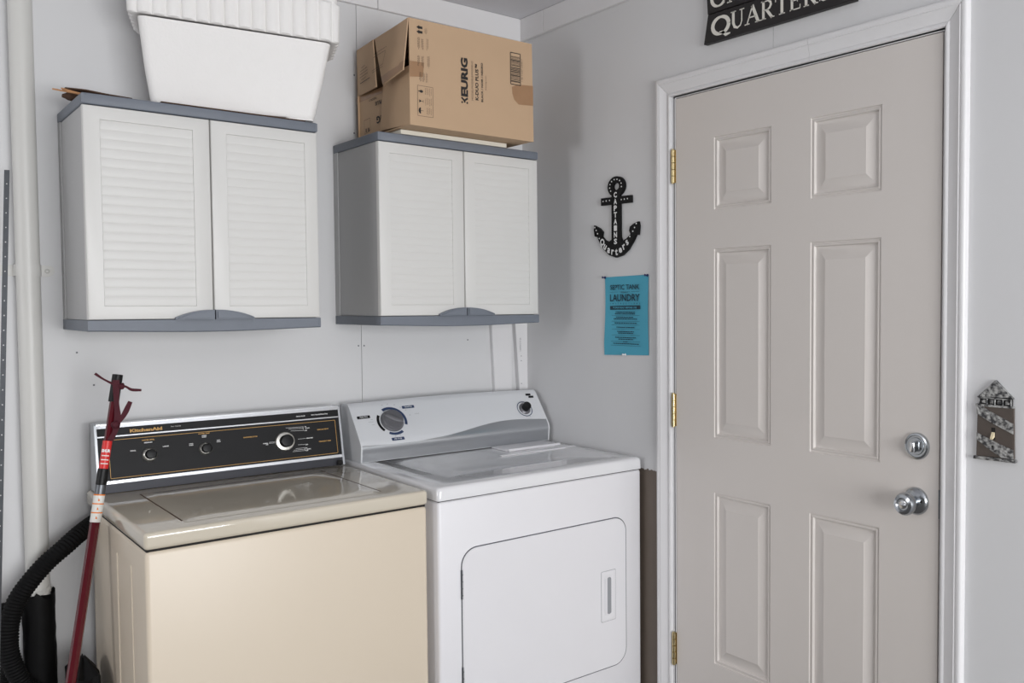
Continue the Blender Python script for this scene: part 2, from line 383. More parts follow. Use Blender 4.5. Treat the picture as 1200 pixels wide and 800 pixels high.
# black ragged wrap on the lower pipe
rings = []; random.seed(9)
for k in range(27):
    z = .003+k*.0247; r0 = .0365
    rings.append([V(pc.x+(r0+rnd(-.0012, .0022))*math.cos(2*math.pi*j/28), pc.y+(min(r0, .0355)+rnd(-.0015, 0))*math.sin(2*math.pi*j/28), z+(rnd(-.016, .012) if k == 26 else 0)) for j in range(28)])
wr = MB().loft(rings).build('pipe_wrap', M['bag'], pipe); wr['label'] = 'ragged black wrapping on the lower pipe'
mb = MB()
for k in range(14):
    a = -math.pi/2+rnd(-1.3, 1.3); z = .645+rnd(-.006, .014); r = .0282
    mb.prism([(-.006, 0), (.007, .002), (.004, .014), (-.003, .011)], lambda u, v, d, a=a, z=z: V(pc.x+(r+d+v*.15)*math.cos(a+u/r), pc.y+(r+d+v*.15)*math.sin(a+u/r), z+v), 0, .0006)
mb.build('paint_flakes', M['pipe'], pipe)['kind'] = 'stuff'

# perforated steel strip leaning at far left
A = V(-1.6295, -.12, 1.7562); B = V(-1.7240, -.30, 0); dr = (B-A).normalized(); sd = V(0, 0, 1).cross(dr).cross(dr)*-1
side = V(.86, -.5, 0).normalized(); side = (side-dr*side.dot(dr)).normalized(); nn = side.cross(dr).normalized()
mb = MB(); W2 = .0060; T = .0012
L = (B-A).length
def bb(mb, c0, c1, w0, w1, t): # slab between param c0..c1 along dr, w0..w1 across
    P = [A+dr*c+side*w+nn*q for c in (c0, c1) for w in (w0, w1) for q in (0, t)]
    tb = bmesh.new(); v = [tb.verts.new(p) for p in P]
    for f in ((0, 1, 3, 2), (4, 6, 7, 5), (0, 4, 5, 1), (2, 3, 7, 6), (0, 2, 6, 4), (1, 5, 7, 3)): tb.faces.new([v[i] for i in f])
    bmesh.ops.recalc_face_normals(tb, faces=tb.faces[:]); mb.add(tb)
bb(mb, 0, L, -W2, -.0016, T); bb(mb, 0, L, .0016, W2, T)
c = 0
while c < L: bb(mb, c, min(L, c+.034), -.0016, .0016, T); c += .037
o = mb.build('perforated_steel_strip', M['galv'], smooth=False); recenter(o)
o['label'] = 'thin grey perforated steel strip leaning in front of the pipe at far left'; o['category'] = 'metal strip'

# drain hose: corrugated tube following a smooth path
def catmull(P, n=14):
    P = [Vector(p) for p in P]; out = []
    Q = [P[0]*2-P[1]]+P+[P[-1]*2-P[-2]]
    for i in range(1, len(Q)-2):
        for k in range(n):
            t = k/n; a, b, c, d = Q[i-1], Q[i], Q[i+1], Q[i+2]
            out.append(.5*((2*b)+(c-a)*t+(2*a-5*b+4*c-d)*t*t+(3*b-a-3*c+d)*t**3))
    out.append(P[-1]); return out
def resample(P, step):
    out = [P[0]]; acc = 0
    for a, b in zip(P[:-1], P[1:]):
        l = (b-a).length; 
        while acc+l >= step:
            t = (step-acc)/l; a = a+(b-a)*t; out.append(a.copy()); l = (b-a).length; acc = 0
        acc += l
    return out
hp = [(-1.38, -.040, .812), (-1.430, -.045, .824), (-1.488, -.095, .806), (-1.530, -.118, .779), (-1.571, -.124, .747), (-1.606, -.124, .708), (-1.636, -.12, .662), (-1.654, -.12, .609), (-1.660, -.12, .557), (-1.652, -.12, .500), (-1.632, -.12, .447), (-1.600, -.124, .400), (-1.578, -.122, .330), (-1.578, -.12, .2), (-1.60, -.12, .07), (-1.66, -.12, .026), (-1.80, -.12, .026)]
hp = resample(catmull([V(*p) for p in hp], 30), .0021)
hr = [.0225+.0012*math.cos(i*math.pi*2/4) for i in range(len(hp))]
o = MB().tube(hp, hr, 18).build('drain_hose', M['hose']); recenter(o)
o['label'] = 'black corrugated drain hose looping out from behind the almond washer'; o['category'] = 'hose'
# second hose end going off to the left
hp2 = resample(catmull([V(-1.70, -.05, .628), V(-1.664, -.055, .622), V(-1.648, -.055, .58), V(-1.650, -.05, .50), V(-1.66, -.045, .3), V(-1.66, -.045, .025)], 30), .0021)
o = MB().tube(hp2, [.0185+.002*math.cos(i*math.pi/2) for i in range(len(hp2))], 16).build('drain_hose', M['hose']); recenter(o)
o['label'] = 'short black corrugated hose between the pipe and wall, behind the big hose loop'; o['category'] = 'hose'

# black plastic bag heaped on the floor between pipe and washer
random.seed(3)
rings = []
for k in range(15):
    t = k/14; z = .003+.512*t; s = 1-.04*t if t < .93 else (1-.04*t)*math.sqrt(max(.02, 1-((t-.93)/.0705)**2))
    r = []
    for j in range(40):
        a = 2*math.pi*j/40; n_ = noise.noise(V(math.cos(a)*2.2, math.sin(a)*2.2, z*9))*.16
        ca, sa = math.cos(a), math.sin(a); q = (abs(ca)**4+abs(sa)**4)**-.25
        r.append(V(-1.516+.033*q*ca*s*(1+n_), -.235+.078*q*sa*s*(1+n_), z+noise.noise(V(ca*2, sa*2, 3.1))*.014*t*t))
    rings.append(r)
o = MB().loft(rings).build('plastic_bag', M['bag']); recenter(o)
o['label'] = 'black plastic bag stuffed between the almond washer and the pipe'; o['category'] = 'bag'

# ------------------------------------------------------------------ wall cabinets
def cabinet(x0, z0, dep, split, label, handles):
    Wc, Hc, th, tb = .5779, .5829, .0265, .0275; x1 = x0+Wc; z1 = z0+Hc; yf = -dep
    t = thing('wall_cabinet', (x0+Wc/2, 0, z0), label, 'cabinet', 'grey louvred wall cabinets')
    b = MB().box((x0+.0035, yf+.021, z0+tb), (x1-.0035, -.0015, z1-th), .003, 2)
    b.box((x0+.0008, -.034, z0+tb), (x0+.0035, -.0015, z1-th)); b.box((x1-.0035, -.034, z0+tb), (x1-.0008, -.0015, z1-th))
    b.build('body', M['cabside_shaded'], t)
    top = MB().box((x0, yf, z1-th), (x1, -.0015, z1), .0035, 3); top.build('top_rim', M['blue'], t)
    # tray with its front lower edge bowed down
    n = 24; mb = MB(); rings = []
    for k in range(n+1):
        x = x0+Wc*k/n; bow = .0062*math.sin(math.pi*k/n)**1.3
        rings.append([V(x, -.0015, z0), V(x, yf+.02, z0), V(x, yf+.003, z0-bow), V(x, yf, z0+.003-bow), V(x, yf, z0+tb-.001), V(x, yf+.001, z0+tb), V(x, -.0015, z0+tb)])
    mb.loft(rings).build('bottom_rim', M['blue'], t)
    for xx in (x0, x1-.006):
        MB().box((xx, yf-.0008, z1-th+.002), (xx+.006, yf, z1-.002)).build('corner_clip', M['blue'], t)
        MB().box((xx, yf-.0008, z0+.003), (xx+.006, yf, z0+tb-.001)).build('corner_clip', M['blue'], t)
    zb, zt = z0+tb+.0016, z1-th-.0022
    for side in (0, 1):
        a = x0+.0018 if side == 0 else split+.0016
        c = split-.0016 if side == 0 else x1-.0018
        px0, px1 = (x0+.0375, split-.0425) if side == 0 else (split+.0400, x1-.0370)
        pz0, pz1 = z0+.0620, z1-.0610
        # the door frame with a recessed field
        mb = MB(); yo = yf+.0005
        O = [(a, zb), (c, zb), (c, zt), (a, zt)]; I = [(px0, pz0), (px1, pz0), (px1, pz1), (px0, pz1)]
        be = .003
        rings = []
        def R4(P, y): return [V(p[0], y, p[1]) for p in P]
        Oi = [(a+be, zb+be), (c-be, zb+be), (c-be, zt-be), (a+be, zt-be)]
        Om = [(a+be*.3, zb+be*.3), (c-be*.3, zb+be*.3), (c-be*.3, zt-be*.3), (a+be*.3, zt-be*.3)]
        I2 = [(px0+.0006, pz0+.0006), (px1-.0006, pz0+.0006), (px1-.0006, pz1-.0006), (px0+.0006, pz1-.0006)]
        mb.loft([R4(O, yo+.019), R4(O, yo+be), R4(Om, yo+be*.3), R4(Oi, yo), R4(I, yo), R4(I2, yo+.0042)])
        d = mb.build('door', M['cab'], t, angle=50)
        ns = 20; hh = (pz1-pz0-.0012)/ns; first = None
        for k in range(ns):
            za = pz0+.0006+k*hh
            if first is None:
                # wedge: proud at its lower edge, dying back to the top
                prof = [(yo+.0042, za), (yo+.0021, za), (yo+.0015, za+hh*.10), (yo+.0011, za+hh*.25), (yo+.0010, za+hh*.5), (yo+.0012, za+hh*.75), (yo+.0017, za+hh*.92), (yo+.0021, za+hh), (yo+.0042, za+hh)]
                s = MB().loft([[V(px0+.0006, y, z) for y, z in prof], [V(px1-.0006, y, z) for y, z in prof]]).build('slat', M['cab'], d, angle=30)
                first = s
            else:
                s = first.copy(); COL.objects.link(s); s.parent = d; s.location = (0, 0, k*hh)
        # half of the arched handle
        hx0, hx1, hzb, hzt = handles
        hx = (hx0, split-.0016) if side == 0 else (split+.0016, hx1)
        base = [(hx[0], hzb)]
        n = 12; pts = []
        for k in range(n+1):
            s_ = k/n; f = (1-(1-s_)**2.2) if side == 0 else (1-s_**2.2)
            pts.append((hx[0]+(hx[1]-hx[0])*s_, hzb+.006+(hzt-hzb-.006)*f))
        poly = [(hx[0], hzb)]+pts+[(hx[1], hzb)]
        MB().prism(poly, XZ(yo), -.0005, .016, .004, 2).build('handle', M['blue'], d)
    return t
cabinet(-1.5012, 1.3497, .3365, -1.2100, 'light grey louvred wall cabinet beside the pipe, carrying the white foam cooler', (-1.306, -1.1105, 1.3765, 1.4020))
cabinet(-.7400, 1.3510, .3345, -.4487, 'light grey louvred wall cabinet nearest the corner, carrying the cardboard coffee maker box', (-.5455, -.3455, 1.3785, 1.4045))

# ------------------------------------------------------------------ on the left cabinet
ZT = 1.9326
sheet = MB(); pts = [(-1.512, -.205, 1.9655), (-1.468, -.205, 1.9670), (-1.430, -.24, 1.9560), (-1.388, -.322, 1.9368)]
for th_ in (0,):
    t = bmesh.new(); F = [t.verts.new(p) for p in pts]; F2 = [t.verts.new((p[0], p[1], p[2]-.003)) for p in pts]
    Bk = [t.verts.new((p[0]-.004, p[1]+.030, p[2]-.002)) for p in pts]; B2 = [t.verts.new((p[0]-.004, p[1]+.030, p[2]-.005)) for p in pts]
    for i in range(3):
        t.faces.new((F[i], F[i+1], Bk[i+1], Bk[i])); t.faces.new((F2[i], B2[i], B2[i+1], F2[i+1])); t.faces.new((F[i], F2[i], F2[i+1], F[i+1])); t.faces.new((Bk[i], Bk[i+1], B2[i+1], B2[i]))
    t.faces.new((F[0], Bk[0], B2[0], F2[0])); t.faces.new((F[3], F2[3], B2[3], Bk[3]))
    bmesh.ops.recalc_face_normals(t, faces=t.faces[:]); sheet.add(t)
o = sheet.build('bark_sheet', M['bark'], smooth=False); recenter(o)
o['label'] = 'thin curled dark brown sheet on the left end of the left cabinet'; o['category'] = 'sheet'
random.seed(12)
husk = MB(); rings = []
for k in range(9):
    t_ = k/8; r = .0125*math.sin(math.pi*min(.97, max(.05, t_)))**.6
    rings.append([V(-1.515+.05*t_, -.175+r*1.6*math.cos(a)*(1+rnd(-.15, .15)), 1.949+.004*t_+r*math.sin(a)*(1+rnd(-.15, .15))) for a in [2*math.pi*j/12 for j in range(12)]])
o = husk.loft(rings).build('dried_husk', M['bark']); recenter(o)
o['label'] = 'small dark dried husk at the left end of the left cabinet top'; o['category'] = 'husk'
for k, (tip, end, lab) in enumerate((((-1.5399, -.20, 1.9580), (-1.440, -.265, 1.9370), 'longest thin bamboo stick poking out left over the cabinet edge'),
                                     ((-1.521, -.200, 1.9625), (-1.43, -.240, 1.9375), 'short thin bamboo stick lying just behind the longest one'),
                                     ((-1.5135, -.235, 1.9500), (-1.42, -.275, 1.9362), 'short pale bamboo stick lying nearest the cabinet front'))):
    o = MB().tube([V(*tip), V(*tip)*.98+V(*end)*.02, V(*end)], [.0012, .0021, .0023], 8).build('bamboo_stick', M['stick']); recenter(o)
    o['label'] = lab; o['category'] = 'stick'; o['group'] = 'sticks on the left cabinet'
o = MB().box((-1.325, -.334, ZT+.0006), (-.955, -.06, ZT+.0036), .001, 1).build('cardboard_sheet', M['bark']); recenter(o)
o['label'] = 'flat dark cardboard sheet under the white foam cooler'; o['category'] = 'cardboard'

cooler = thing('foam_cooler', (-1.13, -.2, ZT+.004), 'white foam cooler with fluted lid on the left cabinet', 'cooler')
ph = math.radians(17); OR = V(-.9340, -.3500, 0); eL = V(-math.cos(ph), math.sin(ph), 0); dD = V(math.sin(ph), math.cos(ph), 0)
cpt = lambda l, dd, z: OR+eL*l+dD*dd+V(0, 0, z)
z0c = ZT+.0042
def crect(f, z, ins=0, r=.022, tilt=0):
    l0, l1 = -.044*f+ins, .410+(.434-.410)*f-ins; d0, d1 = -.026*f+ins, .200+.004*f-ins
    return [cpt(l, dd, z+tilt*l) for l, dd in rrect(l0, d0, l1, d1, r, 8)]
MB().loft([crect(0, z0c+.003, .012, .014), crect(0, z0c+.0045, .004, .018), crect(0, z0c+.012, 0), crect(.06, z0c+.0150, .0015), crect(.5, z0c+.105), crect(1, z0c+.2150, tilt=.04)]).build('cooler_body', M['foam'], cooler)
for l0 in (.004, .330): MB().loft([[cpt(l, dd, z) for l, dd in rrect(l0, .006, l0+.075, .190, .012, 5)] for z in (ZT+.0037, z0c+.006)]).build('cooler_foot', M['foam'], cooler)
# lid with flutes all round, sitting slightly askew
base = rrect(-.0540, -.0250, .4440, .1900, .016, 5)
def perim(P, step):
    Q = [Vector((p[0], p[1], 0)) for p in P]; Q.append(Q[0]); return resample(Q, step)
PL = perim(base, .0025)
tot = len(PL); nf = round(tot*.0025/.0345)
def lidring(z, amp, grow):
    out = []
    for i, p in enumerate(PL):
        a, b = PL[i-1], PL[(i+1) % tot]; t_ = (b-a).normalized(); n_ = V(t_.y, -t_.x, 0)
        fl = abs(math.sin(math.pi*nf*i/tot))**.42*amp
        q = p+n_*(fl+grow); out.append(cpt(q.x, q.y, 2.1534+z+.0422*(q.x+.0624)))
    return out
MB().loft([lidring(.012, 0, -.030), lidring(0, .004, -.012), lidring(0, .0095, -.001), lidring(.003, .0135, 0), lidring(.07, .0135, .0022), lidring(.104, .0135, .0040), lidring(.112, .0035, .005), lidring(.120, .003, .007), lidring(.128, .002, .006), lidring(.133, 0, -.006), lidring(.136, 0, -.03)]).build('cooler_lid', M['foam'], cooler)

# ------------------------------------------------------------------ on the right cabinet
ZR = 1.9339
o = MB().box((-.664, -.3325, ZR+.0012), (-.2850, -.09, ZR+.0150), .001, 1).build('white_board', M['board']); recenter(o)
o['label'] = 'thin off-white board lying under the cardboard box'; o['category'] = 'board'
bx = thing('cardboard_box', (-.45, -.2, 1.950), 'brown cardboard coffee maker box lying on its side on the right cabinet, flaps open', 'box')
X0, X1, YF, YK, ZB, ZTp = -.6720, -.2340, -.4100, -.0450, 1.9502, 2.2650
T = .0035
def panel8(P, t=T, n=None):
    """flat panel from 4 corners, thickened along its normal"""
    P = [Vector(p) for p in P]; n = n or (P[1]-P[0]).cross(P[3]-P[0]).normalized()
    m = MB(); tb = bmesh.new(); a = [tb.verts.new(p) for p in P]; b = [tb.verts.new(p+Vector(n)*t) for p in P]
    tb.faces.new(a); tb.faces.new(b[::-1])
    for i in range(4): tb.faces.new((a[i], b[i], b[(i+1) % 4], a[(i+1) % 4]))
    bmesh.ops.recalc_face_normals(tb, faces=tb.faces[:]); m.add(tb); return m
zk = 2.245
panel8([(X0, YF, ZB), (X1+.004, YF, ZB), (X1, YF, ZTp+.004), (X0, YF, ZTp)], n=(0, 1, 0)).build('front_panel', M['card'], bx, False)
panel8([(X0, YK, ZB), (X1, YK, ZB), (X1, YK, zk), (X0, YK, zk)], n=(0, -1, 0)).build('back_panel', M['card'], bx, False)
panel8([(X0, YF+T, ZB), (X1, YF+T, ZB), (X1, YK-T, ZB), (X0, YK-T, ZB)], n=(0, 0, 1)).build('bottom_panel', M['card'], bx, False)
panel8([(X0, YF+T, ZTp), (X1, YF+T, ZTp+.004), (X1, YK-T, zk), (X0, YK-T, zk)], n=(0, 0, -1)).build('top_panel', M['card'], bx, False)
panel8([(X1, YF+T, ZB+T), (X1, YK-T, ZB+T), (X1, YK-T, zk-T), (X1, YF+T, ZTp-T)], n=(-1, 0, 0)).build('side_panel', M['card'], bx, False)
NL = (1, 0, 0)
f1 = panel8([(-.675, -.1835, 2.2475), (-.675, -.4085, 2.2640), (-.7010, -.4250, 2.1035), (-.7000, -.2884, 2.0850)]).build('flap', M['card'], bx, False)
f2 = panel8([(-.674, -.048, 2.2390), (-.684, -.1900, 2.2455), (-.688, -.2180, 2.0930), (-.674, -.0560, 2.0950)]).build('flap', M['card'], bx, False)
f3 = panel8([(-.6725, -.2390, 2.1200), (-.6725, -.4095, 2.1250), (-.6725, -.4100, 1.9520), (-.6745, -.2120, 1.9600)]).build('flap', M['card'], bx, False)
f4 = panel8([(-.6665, -.0280, 2.0945), (-.6665, -.2650, 2.0975), (-.6680, -.2650, 1.9600), (-.6665, -.0480, 1.9620)], t=T).build('flap', M['card'], bx, False)
tl = MB().quad(V(-.6672, -.0280, 2.0945), V(-.6672, -.2600, 2.0975), V(-.6676, -.2600, 2.0780), V(-.6672, -.0290, 2.0760)).build('tape', M['tape'], f4, False)
tl = MB().quad(V(-.7012, -.4228, 2.1060), V(-.7002, -.2890, 2.0872), V(-.6958, -.2700, 2.1130), V(-.6966, -.4200, 2.1330)).build('tape', M['tape'], f1, False)
# tapes and print on the front panel
FX, FY = (0, 0, 1), (-1, 0, 0)   # lettering reads upwards
def poly_flat(pts, y, nm, m, par): 
    mb = MB(); mb.bm.faces.new([mb.bm.verts.new((x, y, z)) for x, z in pts]); return mb.build(nm, m, par, False)
poly_flat([(-.6715, 2.1385), (-.6240, 2.1400), (-.6290, 2.0970), (-.6715, 2.0915)], YF-.0004, 'tape', M['tape'], bx)
poly_flat([(-.3133, 2.1175), (-.2900, 2.1280), (-.2700, 2.1300), (-.2310, 2.1330), (-.2310, 2.0681), (-.2700, 2.0650), (-.2881, 2.0642), (-.3050, 2.078), (-.3117, 2.0962)], YF-.0004, 'tape', M['tape'], bx)
K = [('EURIG', .0225, (-.4875, YF, 2.1195), .119, None, .0016)]
ink = texts(K, FX, FY, 'lettering', M['ink'], bx, .0008)
mb = MB()
fy = XZ(YF)
# the K: two arms and three dots
stroke(mb, [(-.4985, 2.0560), (-.4880, 2.0475)], .0058, fy, .0008); stroke(mb, [(-.4765, 2.0560), (-.4880, 2.0475)], .0058, fy, .0008)
for x, z in ((-.4965, 2.0415), (-.4875, 2.0440), (-.4785, 2.0415)):
    mb.bm.faces.new([mb.bm.verts.new((x+.0031*math.cos(a), YF-.0008, z+.0031*math.sin(a))) for a in [2*math.pi*k/12 for k in range(12)]])
for z0_, z1_ in ((2.1262, 2.2272),):
    xa, xb = -.3180, -.2802
    for q in (((xa, z0_), (xb, z0_)), ((xb, z0_), (xb, z1_)), ((xb, z1_), (xa, z1_)), ((xa, z1_), (xa, z0_))): stroke(mb, q, .0026, fy, .0008)
    z = z0_+.008
    random.seed(21)
    while z < z1_-.010:
        wd = random.choice((.0008, .0012, .002, .0028)); stroke(mb, [(xa+.002, z), (xb-.002, z)], wd, fy, .0007); z += wd+random.choice((.001, .0015, .002))
mb.bm.normal_update()
# arrows, glass, umbrella
for zc in (2.2420, 2.2285):
    stroke(mb, [(-.6285, zc), (-.6390, zc)], .0075, fy, .0008); mb.quad(*[V(x, YF-.0008, z) for x, z in ((-.6390, zc-.0062), (-.6390, zc+.0062), (-.6475, zc+.0005), (-.6475, zc-.0005))])
for q in (((-.6470, 1.9800), (-.5965, 1.9800)), ((-.5965, 1.9800), (-.5965, 2.0700)), ((-.5965, 2.0700), (-.6470, 2.0700)), ((-.6470, 2.0700), (-.6470, 1.9800))): stroke(mb, q, .0009, fy, .0008)
def blob(cx, cz, rx, rz, n=14): mb.bm.faces.new([mb.bm.verts.new((cx+rx*math.cos(a), YF-.0008, cz+rz*math.sin(a))) for a in [2*math.pi*k/n for k in range(n)]])
blob(-.6350, 2.0533, .0060, .0042); stroke(mb, [(-.640, 2.0533), (-.6445, 2.0533)], .003, fy, .0008)
mb.quad(*[V(x, YF-.0008, z) for x, z in ((-.6420, 2.0195), (-.6420, 2.0290), (-.6355, 2.0252), (-.6355, 2.0234))]); stroke(mb, [(-.6355, 2.0243), (-.6290, 2.0243)], .001, fy, .0008); stroke(mb, [(-.6290, 2.0205), (-.6290, 2.0280)], .0012, fy, .0008)
mb.bm.faces.new([mb.bm.verts.new((-.6370-.0075*math.sin(a), YF-.0008, 1.9960+.0095*math.cos(a))) for a in [math.pi*k/12 for k in range(13)]]); stroke(mb, [(-.6370, 1.9960), (-.6280, 1.9960)], .0012, fy, .0008)
mb.build('printed_marks', M['ink'], bx, False)
def lines(mb, x0, x1, z0, z1, n, fn, d=.0008, w=.0009, rag=.25):
    """columns of tiny unreadable print, as broken lines reading upwards"""
    for k in range(n):
        x = x0+(x1-x0)*(k+.5)/n; z = z0+rnd(0, rag)*(z1-z0); ze = z1-rnd(0, rag)*(z1-z0)*.3
        while z < ze-.002:
            l = rnd(.0025, .007); stroke(mb, [(x, z), (x, min(ze, z+l))], w, fn, d); z += l+.0012
mb = MB(); random.seed(5)
for a in ((-.6460, -.6375, 2.1765, 2.2140, 3), (-.6335, -.6255, 2.1765, 2.2120, 3), (-.6170, -.6090, 2.1760, 2.2140, 2), (-.6465, -.6385, 2.1280, 2.1610, 3), (-.6335, -.6255, 2.1230, 2.1600, 3), (-.6145, -.6055, 2.1260, 2.1640, 3),
          (-.6410, -.6335, 2.0785, 2.1110, 3), (-.6310, -.6230, 2.0800, 2.1120, 3), (-.6200, -.6130, 2.0760, 2.1120, 2), (-.6220, -.6130, 2.2255, 2.2440, 3),
          (-.6240, -.6000, 2.0420, 2.0660, 5), (-.6240, -.6000, 2.0120, 2.0370, 5), (-.6190, -.6010, 1.9840, 2.0080, 4)): lines(mb, *a, fy)
mb.build('small_print', M['ink2'], bx, False)['kind'] = 'stuff'
texts([('MODEL/MOD\u00c8LE/MODELO', .0062, (-.4605, YF, 2.1130), .121)], FX, FY, 'lettering', M['ink2'], bx, .0008)
texts([('K-DUO PLUS\u2122', .0112, (-.4435, YF, 2.1110), .112, None, .0005), ('BLACK / NOIR / NEGRO', .0068, (-.4245, YF, 2.1130), .122, None, .0003), ('Keurig.com', .0042, (-.4105, YF, 2.1140), .044), ('1 06 11247 37590 7', .0045, (-.2740, YF, 2.1765), .072)], FX, FY, 'lettering', M['ink'], bx, .0008)
# print on the flaps
mb = MB(); fl1 = lambda u, v, d: V(-.675-(2.264-v)*.158-.0016, u, v)
for q in (((-.203, 2.196), (-.290, 2.203)), ((-.203, 2.186), (-.286, 2.192)), ((-.286, 2.192), (-.280, 2.150)), ((-.280, 2.150), (-.206, 2.143)), ((-.282, 2.143), (-.21, 2.136))): stroke(mb, q, .0011, fl1)
mb.build('printed_marks', M['ink'], f1, False)
mb = MB(); fl2 = lambda u, v, d: V(-.6755-(-.048-u)*.085-.0012, u, v)
random.seed(8)
for k, (a, b) in enumerate(((-.098, -.130), (-.085, -.150), (-.082, -.152), (-.080, -.155), (-.095, -.140), (-.083, -.172))):
    z = 2.176-k*.0095; stroke(mb, [(a, z), ((a+b)/2, z+.0012), (b, z+.0024)], .0013 if k < 5 else .0024, fl2)
mb.build('printed_marks', M['ink'], f2, False)
# P4 carries the same print upside down
texts([('PLUS', .012, (-.6670, -.190, 2.0490), .040, None, .0004), ('G', .022, (-.6670, -.186, 1.9980), .018, None, .0014), ('I', .022, (-.6670, -.206, 1.9985), None, None, .0014), ('/ NEGRO', .006, (-.6670, -.160, 2.0690), .050)], (0, 1, 0), (0, 0, -1), 'lettering', M['ink'], f4, .0012) if False else None
texts([('PLUS', .012, (-.6675, -.190, 2.0520), .045, None, .0004), ('IG', .022, (-.6675, -.1930, 1.9990), .034, None, .0012), ('NEGRO', .0065, (-.6675, -.150, 2.0690), .055)], (0, 1, 0), (0, 0, -1), 'lettering', M['ink'], f4, .0012)
mb = MB(); f4f = lambda u, v, d: V(-.6684, u, v)
for q in (((-.084, 2.011), (-.128, 2.014)), ((-.128, 2.014), (-.130, 1.975)), ((-.130, 1.975), (-.086, 1.967)), ((-.086, 1.967), (-.084, 2.011))): stroke(mb, q, .0009, f4f)
for u in (-.098, -.117): stroke(mb, [(u, 1.972), (u, 1.984)], .006, f4f)
mb.build('printed_marks', M['ink'], f4, False)

# ------------------------------------------------------------------ washer
WX0, WX1, WF, WZ = -1.4636, -.7691, -.6734, .9060
wash = thing('washing_machine', ((WX0+WX1)/2, -.35, 0), 'almond top-loading washing machine with a black control console', 'washing machine')
mb = MB().box((WX0+.002, WF+.003, .022), (WX1-.002, -.085, WZ-.0432), .010, 3)
mb.build('cabinet_body', M['almond'], wash)
for y in (-.535, -.389): 
    MB().prism([(y-.0035, .12), (y, .12), (y+.0035, .12), (y+.0035, .80), (y, .806), (y-.0035, .80)], lambda u, v, d: V(WX0+.002-d, u, v), 0, .0022, .001).build('side_rib', M['almond'], wash)
MB().box((WX0+.006, WF+.008, WZ-.0450), (WX1-.006, -.088, WZ-.037)).build('shadow_gap', M['dark'], wash)
MB().box((WX0, WF, WZ-.0395), (WX1, -.030, WZ), .0095, 5).build('top_deck', M['almondtop'], wash)
# lid: slightly domed plate between dark slots
lx0, lx1, ly0, ly1 = -1.3640, -.8730, -.6180, -.1960
n = 20; m_ = 16; grid = []
for j in range(m_+1):
    row = []
    for i in range(n+1):
        u, v = i/n, j/m_
        ed = min(1, min(u, 1-u)*14)*min(1, min(v, 1-v)*10)
        row.append(V(lx0+(lx1-lx0)*u, ly0+(ly1-ly0)*v, WZ+.0006+.0040*ed**.5-.0016*math.sin(math.pi*u)*math.sin(math.pi*v)*ed))
    grid.append(row)
lid = MB().loft(grid, False, False, closed=False).build('lid', M['almondtop'], wash, angle=80)
mb = MB()
mb.box((lx0-.0036, ly0+.02, WZ-.002), (lx0-.0004, ly1+.004, WZ+.0007)); mb.box((lx1+.0004, ly0+.02, WZ-.002), (lx1+.0036, ly1+.004, WZ+.0007)); mb.box((lx0-.0036, ly1, WZ-.002), (lx1+.0036, ly1+.0022, WZ+.0007))
mb.build('lid_gap', M['bark'], wash)
MB().lathe([(.006, .0003), (.005, .0012)], (lx1+.002, ly1+.002, WZ), (0, 0, 1), 14).build('lid_hinge', M['dark'], wash)
for sx in (WX0+.05, WX1-.05):
    for sy in (-.62, -.08): MB().lathe([(.02, .001), (.02, .012), (.012, .022)], (sx, sy, 0), (0, 0, 1), 16).build('foot', M['hose'], wash)
# console
CX0, CX1 = -1.4520, -.7700; cb, ct = (-.1250, WZ), (-.0880, 1.0870)
def cf(x, z, d=0):
    """point on the sloping console face, d proud"""
    t = (z-cb[1])/(ct[1]-cb[1]); return V(x, cb[0]+(ct[0]-cb[0])*t-d*.9795, z+d*.2013)
def cpr(mb, z0, z1, d0, d1, x0=CX0+.006, x1=CX1-.006):
    P = [(z0, d0), (z0, d1), (z1, d1), (z1, d0)]
    mb.loft([[cf(x0, z, d) for z, d in P], [cf(x1, z, d) for z, d in P]])
    return mb
prof = [(-.1235, WZ+.0005), (-.0870, 1.0850), (-.0820, 1.0885), (-.0480, 1.0885), (-.0350, WZ+.0005)]
con = MB().loft([[V(CX0+.004, y, z) for y, z in prof], [V(CX1-.004, y, z) for y, z in prof]]).build('console', M['panel'], wash)
pe = [(-.1270, WZ+.0008), (-.0895, 1.0885), (-.0830, 1.0915), (-.0460, 1.0915), (-.0330, WZ+.0008)]
for xs_ in ((CX0, CX0+.006), (CX1-.006, CX1)): MB().loft([[V(x, y, z) for y, z in pe] for x in xs_]).build('end_cap', M['silver'], con)
cpr(MB(), .9068, .9300, -.001, .0016).build('lower_strip', M['panelgrey'], con)
cpr(MB(), .9300, .9385, 0, .0042).build('chrome_strip', M['chrome'], con)
cpr(MB(), 1.0545, 1.0580, 0, .0022).build('chrome_strip', M['chrome'], con)
mb = cpr(MB(), 1.0790, 1.0870, -.001, .0028); mb.box((CX0+.006, -.090, 1.0862), (CX1-.006, -.047, 1.0906)); mb.build('top_strip', M['chrome'], con)
mb = MB(); cfn = lambda u, v, d: cf(u, v, .0014)
gx0_, gx1_, gz0, gz1 = -1.4200, -.7890, .9445, 1.0465
P = rrect(gx0_, gz0, gx1_, gz1, .002, 3); P.append(P[0]); stroke(mb, P, .0013, cfn)
mb.build('gold_outline', M['gold'], con, False)
CXd, CYd = (1, 0, 0), (0, .2013, .9795)
def cl(s, size, x, z, width=None, bold=0, m='whiteink'): return (s, size, cf(x, z), width, None, bold)
